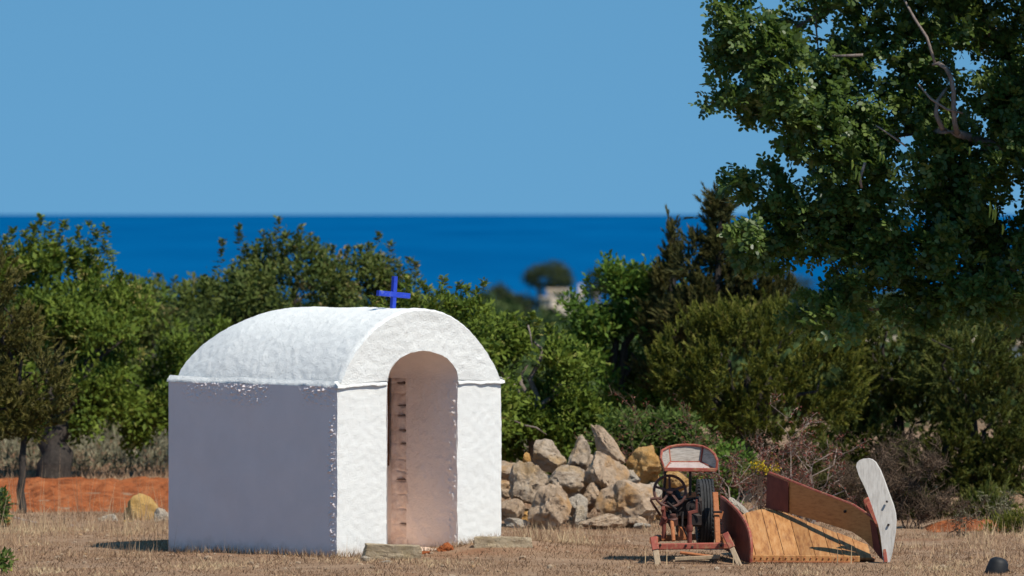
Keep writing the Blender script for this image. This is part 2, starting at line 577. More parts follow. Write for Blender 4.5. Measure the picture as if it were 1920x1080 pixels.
M['carob'] = leaf_mat('glossy_dark_leaves', [(0.0, (0.020, 0.042, 0.009)), (0.5, (0.080, 0.130, 0.026)), (0.85, (0.16, 0.21, 0.052)), (1.0, (0.27, 0.30, 0.10))], 0.42, 0.4, 0.36, (0.18, 0.27, 0.035))
M['farleaf'] = leaf_mat('distant_foliage', [(0.0, (0.016, 0.032, 0.012)), (0.5, (0.04, 0.065, 0.02)), (1.0, (0.08, 0.095, 0.03))], 0.8, 0.1, 0.0)
M['pine'] = leaf_mat('pine_foliage', [(0.0, (0.018, 0.028, 0.014)), (0.5, (0.04, 0.055, 0.022)), (1.0, (0.075, 0.08, 0.03))], 0.8, 0.1, 0.0)
M['straw'] = leaf_mat('dry_straw', [(0.0, (0.07, 0.040, 0.025)), (0.4, (0.245, 0.146, 0.088)), (0.75, (0.39, 0.255, 0.157)), (1.0, (0.58, 0.45, 0.27))], 0.8, 0.1, 0.1, (0.4, 0.28, 0.14))
M['scrub'] = leaf_mat('grey_scrub', [(0.0, (0.06, 0.058, 0.035)), (0.5, (0.15, 0.14, 0.085)), (1.0, (0.26, 0.23, 0.15))], 0.8, 0.15, 0.1, (0.3, 0.25, 0.1))
M['berry'] = leaf_mat('red_dry_leaves', [(0.0, (0.09, 0.016, 0.012)), (0.5, (0.17, 0.04, 0.028)), (1.0, (0.28, 0.11, 0.06))], 0.6, 0.3, 0.15, (0.3, 0.06, 0.03))
M['drybrown'] = leaf_mat('dry_brown_twigs', [(0.0, (0.03, 0.02, 0.014)), (0.5, (0.075, 0.05, 0.034)), (1.0, (0.17, 0.115, 0.075))], 0.8, 0.15, 0.05, (0.2, 0.12, 0.06))
M['yellow'] = leaf_mat('yellow_flowers', [(0.0, (0.45, 0.30, 0.01)), (1.0, (0.62, 0.46, 0.03))], 0.6, 0.2, 0.2, (0.6, 0.45, 0.02))
M['pod'] = mat_noise('green_pod', [(0.3, (0.20, 0.26, 0.03)), (0.7, (0.34, 0.38, 0.06))], 10, 0.5, 20, 0.0, 0.01)
M['poddry'] = mat_noise('dry_leaf', [(0.3, (0.45, 0.36, 0.2)), (0.7, (0.6, 0.5, 0.3))], 10, 0.6, 20, 0.0, 0.01)


# ground: dry earth, thin dead grass, reddish patches; greener with distance
def ground_mat():
    m, n, b = new_mat('dry_ground')
    v = position(n)
    c = ramp(n, noise_tex(n, 1.6, 8, 0.7, v), [(0.25, (0.12, 0.068, 0.042)), (0.5, (0.28, 0.172, 0.108)), (0.75, (0.40, 0.265, 0.17))])
    c = mixc(n, ramp(n, noise_tex(n, 22, 5, 0.7, v), [(0.35, (0, 0, 0)), (0.7, (0.6, 0.6, 0.6))]), c, (0.46, 0.31, 0.19))
    c = mixc(n, ramp(n, noise_tex(n, 0.7, 4, 0.6, v), [(0.55, (0, 0, 0)), (0.7, (0.6, 0.6, 0.6))]), c, (0.27, 0.115, 0.055))
    g = n.nodes.new('ShaderNodeSeparateXYZ')
    n.links.new(v, g.inputs[0])
    mr = n.nodes.new('ShaderNodeMapRange')
    mr.inputs['From Min'].default_value = 92
    mr.inputs['From Max'].default_value = 140
    n.links.new(g.outputs['Y'], mr.inputs['Value'])
    far = ramp(n, noise_tex(n, 0.05, 6, 0.7, v), [(0.3, (0.03, 0.05, 0.018)), (0.7, (0.09, 0.10, 0.035))])
    c = mixc(n, mr.outputs[0], c, far)
    n.links.new(c, b.inputs['Base Color'])
    b.inputs['Roughness'].default_value = 0.95
    b.inputs['Specular IOR Level'].default_value = 0.1
    bump(n, b, noise_tex(n, 18, 8, 0.75, v), 0.9, 0.04)
    return m


M['ground'] = ground_mat()
M['redsoil'] = mat_noise('red_soil', [(0.3, (0.15, 0.042, 0.016)), (0.5, (0.34, 0.100, 0.034)), (0.72, (0.47, 0.170, 0.065))], 3.5, 0.95, 9, 1.0, 0.09, spec=0.1, detail=8)


def sea_mat():
    m, n, b = new_mat('sea_water')
    v = position(n, (1, 0.12, 1))
    c = ramp(n, noise_tex(n, 0.006, 6, 0.6, v), [(0.32, (0.0004, 0.066, 0.192)), (0.68, (0.0008, 0.090, 0.24))])
    n.links.new(c, b.inputs['Base Color'])
    b.inputs['Roughness'].default_value = 1.0
    b.inputs['Specular IOR Level'].default_value = 0.0
    bump(n, b, noise_tex(n, 0.12, 6, 0.7, v), 0.5, 1.0)
    return m


M['sea'] = sea_mat()

# ------------------------------------------------------------------ setting: ground, red soil, sea
def build_ground():
    ys = list(np.arange(20, 56, 1.5)) + list(np.arange(56, 70, 0.16)) + list(np.arange(70, 92, 0.5)) + list(np.arange(92, 140, 3)) + list(np.geomspace(140, 2150, 50))
    xs_n = np.concatenate([-np.geomspace(5.5, 400, 40)[::-1], np.arange(-5.35, 5.45, 0.16), np.geomspace(5.5, 400, 40)])
    vs, fs = [], []
    nx = len(xs_n)
    for y in ys:
        k = 1.0 if y < 150 else (y / 150.0)
        for x in xs_n:
            vs.append((x * k, y, terrain(x * k, y)))
    for j in range(len(ys) - 1):
        for i in range(nx - 1):
            a = j * nx + i
            fs.append((a, a + 1, a + nx + 1, a + nx))
    mb = MB()
    mb.add(vs, fs)
    o = mb.build('ground', M['ground'], smooth=180, fixn=False)
    tag(o, kind='structure')


build_ground()

mb = MB()
SEA_Z = ZC - 30.0
SEA_R = 30.0 * F / 12.5
mb.add([(-8000, 1200, SEA_Z), (8000, 1200, SEA_Z), (8000, SEA_R, SEA_Z), (-8000, SEA_R, SEA_Z)], [(0, 1, 2, 3)])
tag(mb.build('sea', M['sea'], smooth=0), kind='structure')


def build_red_soil():
    mb = MB()
    y0, y1 = 68.9, 77.3

    def fn(u, v):
        x = -14 + u * 13.2
        y = y0 + v * (y1 - y0) + 0.35 * mnoise.noise(Vector((x * 0.6, v * 3, 2.0))) * (1 if v in (0.0, 1.0) else 0.3)
        edge = min(1, min(v, 1 - v) * 14, u * 20, (1 - u) * 8)
        z = terrain(x, y) - 0.04 + edge * (0.05 + 0.055 * math.sin(v * 2 * math.pi * 5.5 + 0.5 * mnoise.noise(Vector((x * 0.5, 0, 0)))) +
                                           0.07 * mnoise.noise(Vector((x * 2.4, y * 2.0, 4))) + 0.05 * mnoise.noise(Vector((x * 8.0, y * 5.0, 7))))
        return (x, y, z)
    mb.grid(fn, 260, 110)
    tag(mb.build('red_soil', M['redsoil'], smooth=180, fixn=False), kind='structure')
    mb = MB()
    c = P(1815, 1000, 65.4)

    def fn2(u, v):
        x = c.x + (u - 0.5) * 0.9
        y = c.y + (v - 0.5) * 1.2
        q = max(0, 1 - ((u - 0.5) / 0.5) ** 2) * max(0, 1 - ((v - 0.5) / 0.5) ** 2)
        z = terrain(x, y) - 0.02 + 0.11 * q ** 0.6 + 0.05 * q * mnoise.noise(Vector((x * 7, y * 6, 1)))
        return (x, y, z)
    mb.grid(fn2, 40, 30)
    tag(mb.build('red_soil', M['redsoil'], smooth=180, fixn=False), kind='structure')


build_red_soil()

# ------------------------------------------------------------------ well house
TH = R(43.0)
UX = Vector((math.cos(TH), math.sin(TH), 0))      # along the front wall, to the right
VX = Vector((-math.sin(TH), math.cos(TH), 0))     # along the side wall, away
C0 = Vector((-1.64, 60.0, 0))
HW, HL = 2.10, 2.458
ZS = 1.645                                        # spring line of the vault
OU0, OU1 = 0.625, 1.522                           # opening
OC, OA, OB = (OU0 + OU1) / 2, (OU1 - OU0) / 2, 0.285
ZB = -0.2


def H(u, v, z):
    return C0 + UX * u + VX * v + Vector((0, 0, z))


def jit(p, amp=0.008, f=3.0, amp2=0.003, f2=14.0):
    q = Vector(p)
    return q + mnoise.noise_vector(q * f) * amp + mnoise.noise_vector(q * f2) * amp2


def build_house():
    root = empty('well_house', H(HW / 2, HL / 2, 0), 'small whitewashed well house with barrel vaulted roof and an arched doorway', 'well house')
    ov = 0.02        # the vault's lip stands proud of the walls
    # --- front wall below the lip: two piers
    mb = MB()
    mb.grid(lambda a, b: jit(H(a * OU0, 0, ZB + b * (ZS - 0.035 - ZB)), 0.006, 2.5, 0.004, 18), 40, 110)
    mb.grid(lambda a, b: jit(H(OU1 + a * (HW - OU1), 0, ZB + b * (ZS - 0.035 - ZB)), 0.006, 2.5, 0.004, 18), 40, 110)
    mb.grid(lambda a, b: jit(H(HW, a * HL, ZB + b * (ZS - 0.035 - ZB)), 0.008, 2.5), 40, 40)
    mb.grid(lambda a, b: jit(H(HW - a * HW, HL, ZB + b * (ZS - 0.035 - ZB)), 0.008, 2.5), 40, 40)
    mb.build('front_wall', M['white'], root, smooth=180, fixn=False)
    # --- shaded side wall, lumps of stucco catching raking light near its top and front edges
    mb = MB()

    def side(a, b):
        v = HL * (1 - a)
        z = ZB + b * (ZS - 0.035 - ZB)
        p = jit(H(0, v, z), 0.006, 2.5, 0.0, 10)
        m = max(0.0, 1 - (ZS - z) / 0.26) * min(1, max(0.0, 0.6 + 1.6 * mnoise.noise(Vector((v * 1.7, 0.3, 0.2)))))
        m = max(m, 0.95 * max(0.0, 1 - v / (0.13 + 0.07 * mnoise.noise(Vector((z * 4, 1, 1))))))
        m = m ** 0.7 * min(1.0, max(0.0, (v - 0.012) / 0.05))
        h = 0.0
        if m > 0:
            q = Vector((v, z * 1.0, 0.0))
            h = max(0.0, mnoise.noise(q * 34) + 0.7 * mnoise.noise(q * 70) - 0.12 + 0.25 * mnoise.noise(q * 6)) * 0.055 * m
        h += 0.0012 * mnoise.noise(Vector((v * 5, z * 5, 7)))
        # rounded front corner
        rc = 0.018
        if v < rc:
            h -= rc - math.sqrt(max(0, rc * rc - (rc - v) ** 2))
        return p - UX * h
    mb.grid(side, 400, 300)
    mb.build('side_wall', M['shadedwhite'], root, smooth=180, fixn=False)
    # --- vaulted roof with lip; front face pierced by the arch
    mb = MB()
    a0, b0 = HW / 2 - 0.035, 0.685
    Rr = (a0 * a0 + b0 * b0) / (2 * b0)
    amax = math.asin(a0 / Rr)

    def arc(t):      # t 0..1 left to right
        an = -amax + 2 * amax * t
        return HW / 2 + Rr * math.sin(an), ZS + Rr * math.cos(an) - (Rr - b0)

    def rj(p):
        return jit(p, 0.014, 2.2, 0.006, 16)

    def arc2(t, v):      # the far end of the vault sinks and draws in
        u, z = arc(t)
        k = max(0.0, (v - 1.65) / (HL - 1.65))
        return HW / 2 + (u - HW / 2) * (1 - 0.09 * k * k), ZS + (z - ZS) * (1 - 0.31 * k * k)

    def vault(s, t):
        v = -ov + s * (HL + 2 * ov)
        u, z = arc2(t, v)
        # softened front edge
        e = max(0.0, 1 - (v + ov) / 0.05)
        return rj(H(u, v, z - 0.022 * e * e))
    mb.grid(vault, 120, 150)
    # gable faces, front and back

    def front(r, t):
        uo, zo = arc(t)
        an = math.pi * (1 - t)
        ui, zi = OC + OA * math.cos(an), ZS + OB * math.sin(an)
        zo -= 0.022
        return rj(H(ui + (uo - ui) * r, -ov, zi + (zo - zi) * r))
    mb.grid(front, 26, 120)
    mb.grid(lambda r, t: rj(H(HW / 2 + (arc2(t, HL + ov)[0] - HW / 2) * r, HL + ov, ZS + (arc2(t, HL + ov)[1] - ZS) * r)), 6, 80)
    # lip band running round at the spring line
    lz0 = ZS - 0.045

    def lip(u0, v0, u1, v1, n, du, dv):
        def fn(a, b):
            u, v = u0 + (u1 - u0) * a, v0 + (v1 - v0) * a
            ragged = 0.012 * mnoise.noise(Vector((u * 7, v * 7, 3))) + 0.03 * max(0, mnoise.noise(Vector((u * 3.1, v * 3.1, 8))) - 0.35)
            if b <= 0.5:      # sloping top from the vault foot out to the edge
                k = b / 0.5
                return rj(H(u + du * k, v + dv * k, ZS + 0.02 - (0.040 + ragged * 0.5) * k))
            if b <= 0.67:
                k = (b - 0.5) / 0.17
                return rj(H(u + du, v + dv, ZS - 0.020 - ragged * 0.5 - (0.022 + ragged * 0.5) * k))
            k = (b - 0.67) / 0.33
            return rj(H(u + du * (1 - k * 1.5), v + dv * (1 - k * 1.5), lz0 - ragged))
        mb.grid(fn, n, 6)
    lip(0.035, HL + ov, 0.035, -ov, 120, -0.030, 0)
    lip(HW - 0.03, -ov, HW - 0.03, HL + ov, 60, 0.055, 0)
    lip(0.0 - 0.012, 0.02, OU0, 0.02, 30, 0, -0.043)
    lip(OU1, 0.02, HW + 0.020, 0.02, 30, 0, -0.043)
    mb.build('vaulted_roof', M['roofwhite'], root, smooth=60, fixn=False)
    # --- plastered passage behind the opening
    D1, D2 = 0.72, 0.95
    mb = MB()

    def jamb_right(a, b):
        v = -0.01 + a * (D1 + 0.01)
        z = ZB + b * (ZS - ZB)
        p = jit(H(OU1, v, z), 0.010, 3.0, 0.004, 15)
        m = max(0.0, 1 - v / 0.16) * min(1.0, max(0.0, (v - 0.008) / 0.04))
        h = 0.0
        if m > 0:
            h = max(0.0, mnoise.noise(Vector((v * 26, z * 26, 5))) + 0.5 * mnoise.noise(Vector((v * 55, z * 55, 2))) - 0.1) * 0.035 * m ** 0.7
        h += 0.014 * max(0, mnoise.noise(Vector((v * 6, z * 6, 1))) - 0.15) * (1 if z < 0.9 else 0.2)
        return p - UX * h
    mb.grid(jamb_right, 90, 190)

    def soffit(a, t):
        an = math.pi * t
        return jit(H(OC + OA * math.cos(an), -0.015 + a * (D2 + 0.6), ZS + OB * math.sin(an)), 0.006, 3.0, 0.003, 15)
    mb.grid(soffit, 30, 40)
    mb.grid(lambda a, b: jit(H(OU0, -0.01 + a * 1.6, ZB + b * (ZS - ZB)), 0.006, 3.0), 40, 40)
    mb.grid(lambda a, b: jit(H(OU0 - 0.01 + a * (OU1 - OU0 + 0.02), D2 + 0.14, ZB + b * (2.05 - ZB)), 0.006, 3.0), 20, 20)
    mb.grid(lambda a, b: jit(H(OU1 + 0.05, D1 + a * 0.9, ZB + b * (ZS - ZB)), 0.006, 3.0), 20, 40)
    mb.build('inner_passage', M['inner'], root, smooth=180, fixn=False)
    mb = MB()
    mb.grid(lambda a, b: H(OU0 - 0.01 + a * (OU1 - OU0 + 0.02), -0.03 + b * 1.62, 0.035 + 0.02 * mnoise.noise(Vector((a * 3, b * 4, 0)))), 16, 20)
    mb.build('threshold', M['earthfloor'], root, smooth=180, fixn=False)
    # --- exposed brick edge where the plaster has fallen off
    rng = random.Random(5)
    zs = [-0.15]
    while zs[-1] < ZS:
        zs.append(zs[-1] + rng.uniform(0.085, 0.15))
    mb = MB()

    def brick(a, b):
        v = D1 - 0.02 + a * (D2 - D1 + 0.02)
        z = ZB + b * (ZS + 0.02 - ZB)
        dz = min(abs(z - q + 0.02 * mnoise.noise(Vector((v * 9, q * 5, 1)))) for q in zs)
        joint = max(0.0, 1 - dz / 0.016) * max(0.25, min(1.0, 1.6 - 1.7 * a))
        p = jit(H(OU1 + 0.002 + 0.012 * min(1, a * 4), v, z), 0.010, 6.0, 0.005, 18)
        return p + UX * (joint * 0.015 - 0.010 * mnoise.noise(Vector((v * 14, z * 9, 4))))
    mb.grid(brick, 24, 240)
    mb.mi = 1
    for q in zs[1:-1]:
        if rng.random() < 0.6:
            w_ = rng.uniform(0.05, 0.13)
            h_ = rng.uniform(0.008, 0.022)
            v0 = D1 + rng.uniform(0.0, 0.03)
            mb.prism([H(OU1 - 0.002, v0 + w_ * x_, q + h_ * y_) for x_, y_ in ((0, -0.9 * rng.random()), (0.1, 0.9), (0.4, 0.3 + 0.5 * rng.random()), (0.8, 0.5), (1, 0.1), (0.7, -0.4), (0.35, -0.2 - 0.4 * rng.random()))], UX * 0.03)
    mb.build('brick_edge', [M['brick'], M['mortar']], root, smooth=40, fixn=False)
    # --- brown wooden door frame just inside the left of the opening
    mb = MB()
    mb.bar(H(OU1 - 0.03, D2 + 0.05, 0.80), H(OU1 - 0.03, D2 + 0.05, ZS), 0.06, 0.09, up=VX)
    mb.build('door_frame', M['doorwood'], root)
    # --- blue cross on the ridge near the front
    base = P(736, 577, 61.0)
    cu = (UX * 0.97 + VX * 0.0).normalized()
    mb = MB()
    top = Vector((base.x + 0.022, base.y, base.z + 0.30))
    mb.bar(base - Vector((0, 0, 0.05)), top, 0.045, 0.04, up=VX, bev=0.08)
    mid = base + (top - base) * 0.42
    ar = Vector((cu.x, cu.y, -0.08)).normalized()
    mb.bar(mid - ar * 0.205 - VX * 0.004, mid + ar * 0.195 - VX * 0.004, 0.05, 0.04, up=VX, bev=0.08)
    mb.build('cross', M['cross'], root, smooth=0)


build_house()


# ------------------------------------------------------------------ rocks
def rock_mesh(seed, size, rot=(0, 0, 0), taper=0.0, nplanes=12, rough=0.085, sub=5, box=False):
    rng = random.Random(seed)
    bm = bmesh.new()
    bmesh.ops.create_icosphere(bm, subdivisions=sub, radius=1.0)
    planes = []
    for i in range(nplanes):
        d = Vector((rng.gauss(0, 1), rng.gauss(0, 1), rng.gauss(0, 1))).normalized()
        planes.append((d, rng.uniform(0.60, 0.93)))
    if box:
        planes = [(d, k * rng.uniform(0.92, 1.0)) for d, k in planes if k > 0.9]
        for ax_ in ((1, 0, 0), (-1, 0, 0), (0, 1, 0), (0, -1, 0), (0, 0, 1), (0, 0, -1)):
            planes.append((Vector((ax_[0] + rng.gauss(0, 0.07), ax_[1] + rng.gauss(0, 0.07), ax_[2] + rng.gauss(0, 0.04))).normalized(), 0.60))
    so_ = Vector((rng.uniform(-50, 50), rng.uniform(-50, 50), rng.uniform(-50, 50)))
    size = [x * (1.55 if box else 1.0) for x in size]
    rm = Matrix.Rotation(rot[2], 3, 'Z') @ Matrix.Rotation(rot[1], 3, 'Y') @ Matrix.Rotation(rot[0], 3, 'X')
    for v in bm.verts:
        p = v.co.normalized()
        r = 1.05
        for d, k in planes:
            q = d.dot(p)
            if q > 0.05:
                r = min(r, k / q)
        r += rough * 1.6 * mnoise.noise(p * 1.7 + so_) + rough * mnoise.noise(p * 4 + so_) + rough * 0.55 * mnoise.noise(p * 9 + so_) + rough * 0.3 * mnoise.noise(p * 20 + so_)
        # weathered hollows
        r -= rough * 2.2 * max(0, mnoise.noise(p * 3.1 - so_) - 0.38)
        q = p * r
        if taper:
            k = 1 - taper * (q.z * 0.5 + 0.5)
            q = Vector((q.x * k, q.y * k, q.z))
        q = rm @ Vector((q.x * size[0] / 2, q.y * size[1] / 2, q.z * size[2] / 2))
        v.co = q
    me = bpy.data.meshes.new('rock')
    bm.to_mesh(me)
    bm.free()
    me.polygons.foreach_set('use_smooth', [True] * len(me.polygons))
    me.set_sharp_from_angle(angle=R(38))
    return me


def rock(name, x, y, wpx, hpx, Y, seed, mat, label, cat='rock', group=None, tilt=0.0, taper=0.0, depth=None, yaw=None, rough=0.085, nplanes=12, sub=5, box=False):
    s = Y / F
    size = (wpx * s * 1.12, (depth if depth else (0.55 * wpx + 0.45 * hpx) * s * 1.1), hpx * s * 1.12)
    me = rock_mesh(seed, size, (0, tilt, 0), taper, nplanes, rough, sub, box)
    o = link_mesh(name, me, mat, None, P(x, y, Y))
    return tag(o, label, cat, group)


def build_rocks():
    def q(X, Y_):
        return 900 + X / 4.155, 760 + Y_ / 4.155
    k = 1 / 4.155
    g = 'limestone rocks heaped beside the well house'
    data = [
        # X, Y, w, h, depth distance, seed, mat, tilt, taper, label
        (995, 330, 250, 400, 67.2, 11, 'rock', R(-34), 0.62, 'pointed tan rock standing highest of the heap with a sharp leaning tip'),
        (520, 390, 300, 215, 66.9, 12, 'rockgrey', R(14), 0.15, 'blocky grey tan rock at the upper left of the heap'),
        (775, 415, 215, 300, 66.6, 13, 'rockgrey', R(8), 0.3, 'upright grey rock in the upper middle, just below the pointed one'),
        (985, 580, 330, 440, 66.3, 14, 'rock', R(-8), 0.15, 'tall tan boulder in the middle of the heap with an ochre patch'),
        (1305, 475, 275, 270, 66.5, 15, 'rockorange', R(12), 0.1, 'bright orange pitted boulder beside the red seat'),
        (1160, 765, 490, 330, 65.9, 16, 'rock', R(6), 0.25, 'widest tan boulder of the heap, left of the spoked hand wheel'),
        (680, 592, 290, 220, 66.0, 17, 'rockgrey', R(5), 0.1, 'rounded grey rock sitting in the centre above the front rocks'),
        (360, 610, 345, 330, 66.1, 18, 'rockgrey', R(18), 0.2, 'hollowed grey rock with dark holes on the left of the heap'),
        (565, 800, 345, 365, 65.6, 19, 'rock', R(10), 0.35, 'large tapering tan rock at the front left of the heap'),
        (265, 520, 270, 180, 66.9, 20, 'rock', R(0), 0.1, 'tan rock at the back left, partly behind the hollowed rock'),
        (235, 815, 190, 200, 65.9, 21, 'rock', R(20), 0.1, 'brown rock low down close to the white wall'),
        (190, 645, 150, 150, 66.5, 22, 'rock', R(0), 0.1, 'small tan rock half hidden behind the white wall corner'),
        (757, 775, 180, 150, 65.8, 23, 'rockpale', R(8), 0.1, 'small flat topped rock wedged between the front rocks'),
        (770, 880, 120, 180, 65.7, 24, 'rockpale', R(12), 0.2, 'narrow pale stone under the small flat topped rock'),
        (950, 905, 310, 125, 65.5, 25, 'rock', R(-5), 0.1, 'long low tan stone lying at the front foot of the heap'),
        (330, 930, 260, 90, 65.7, 26, 'rockpale', R(12), 0.1, 'thin flat pale slab on the grass at the left foot of the heap'),
        (350, 865, 110, 125, 66.0, 27, 'rockorange', R(0), 0.1, 'small orange stone in the dark gap at the lower left'),
        (1180, 575, 150, 130, 66.4, 28, 'rockpale', R(0), 0.1, 'small whitish stone under the bright orange boulder'),
        (1330, 680, 160, 160, 66.5, 29, 'rockpale', R(10), 0.1, 'pale rock seen through the spoked hand wheel'),
        (1520, 580, 190, 170, 66.8, 30, 'rockorange', R(20), 0.1, 'orange rock behind the black seat post'),
        (1265, 940, 120, 55, 65.4, 31, 'rockpale', R(0), 0.1, 'tiny pale stone in the grass below the widest boulder'),
        (365, 420, 80, 90, 67.3, 32, 'rockorange', R(0), 0.1, 'small reddish stone at the back of the heap on the left'),
        (1420, 800, 200, 200, 66.6, 33, 'rock', R(0), 0.1, 'tan rock behind the iron frame of the reaper'),
        (880, 700, 150, 170, 66.1, 36, 'rock', R(25), 0.1, 'tan rock in the gap between the rounded grey rock and the tall tan boulder'),
        (480, 720, 130, 130, 66.2, 37, 'rockpale', R(-10), 0.1, 'pale rock between the hollowed rock and the large tapering one'),
        (1240, 900, 150, 100, 65.7, 38, 'rock', R(15), 0.1, 'brown stone tucked under the right end of the widest boulder'),
        (780, 640, 500, 420, 67.0, 34, 'rock', R(0), 0.1, 'dark tan rock deep inside the heap behind the central ones'),
        (1100, 690, 480, 360, 67.0, 35, 'rock', R(0), 0.1, 'dark tan rock buried at the back of the heap on its right'),
    ]
    for (X, Yp, w_, h_, D, sd_, mt, tl, tp, lb) in data:
        x, y = q(X, Yp)
        rock('rock', x, y, w_ * k, h_ * k, D, sd_, M[mt], lb, 'rock', g, tl, tp)
    rock('rock', 1383, 952, 52, 20, 61.4, 40, M['rockpale'], 'long pale stone lying slantwise behind the dark red side board', 'rock', None, R(38), 0.1)
    g2 = 'ochre stones at the edge of the red soil'
    rock('rock', 264, 968, 76, 70, 67.2, 41, M['rockyellow'], 'large flat faced yellow block at the edge of the red soil', 'rock', g2, R(-10), 0.25, rough=0.05, nplanes=9)
    rock('rock', 206, 980, 48, 32, 67.0, 42, M['rockpale'], 'low pale yellow stone left of the yellow block', 'rock', g2, R(16), 0.1)
    rock('rock', 302, 973, 34, 34, 66.8, 43, M['rockpale'], 'speckled pale stone between the yellow block and the white wall', 'rock', g2, R(0), 0.1)
    rock('rock', 238, 985, 30, 18, 66.8, 44, M['rockyellow'], 'small yellow stone between the low pale stone and the yellow block', 'rock', g2, R(0), 0.1)
    rock('rock', 2, 978, 40, 40, 66.0, 45, M['rockorange'], 'orange stone at the left edge under the dark leaves', 'rock', None, R(40), 0.2)
    # doorstep stones
    rock('doorstep', 735, 1040, 104, 36, 59.85, 46, M['slab'], 'mossy rectangular stone block lying in front of the doorway', 'doorstep', None, R(1), 0.04, 0.30, rough=0.03, nplanes=8, box=True)
    rock('flat_stone', 945, 1026, 112, 36, 60.9, 47, M['slab'], 'flat yellowish slab on the grass by the right corner of the well house', 'stone', None, R(2), 0.22, 0.45, rough=0.03, nplanes=8, box=True)
    rock('pebble', 726, 1055, 26, 9, 59.2, 48, M['rockpale'], 'pale pebble in the grass below the doorstep block', 'stone', None, 0, 0, sub=3)
    rock('pebble', 684, 1048, 20, 12, 59.5, 49, M['rockpale'], 'small pale stone at the left end of the doorstep block', 'stone', None, 0, 0, sub=3)
    # earth mound in the doorway
    rock('earth_clod', 835, 1032, 32, 26, 60.75, 50, M['redsoil'], 'brown clod of earth at the right side of the doorway', 'earth clod', None, 0, 0.2)
    rock('earth_clod', 795, 1038, 40, 12, 60.6, 51, M['redsoil'], 'orange earth spilling over the doorway threshold', 'earth clod', None, 0, 0.1)


build_rocks()


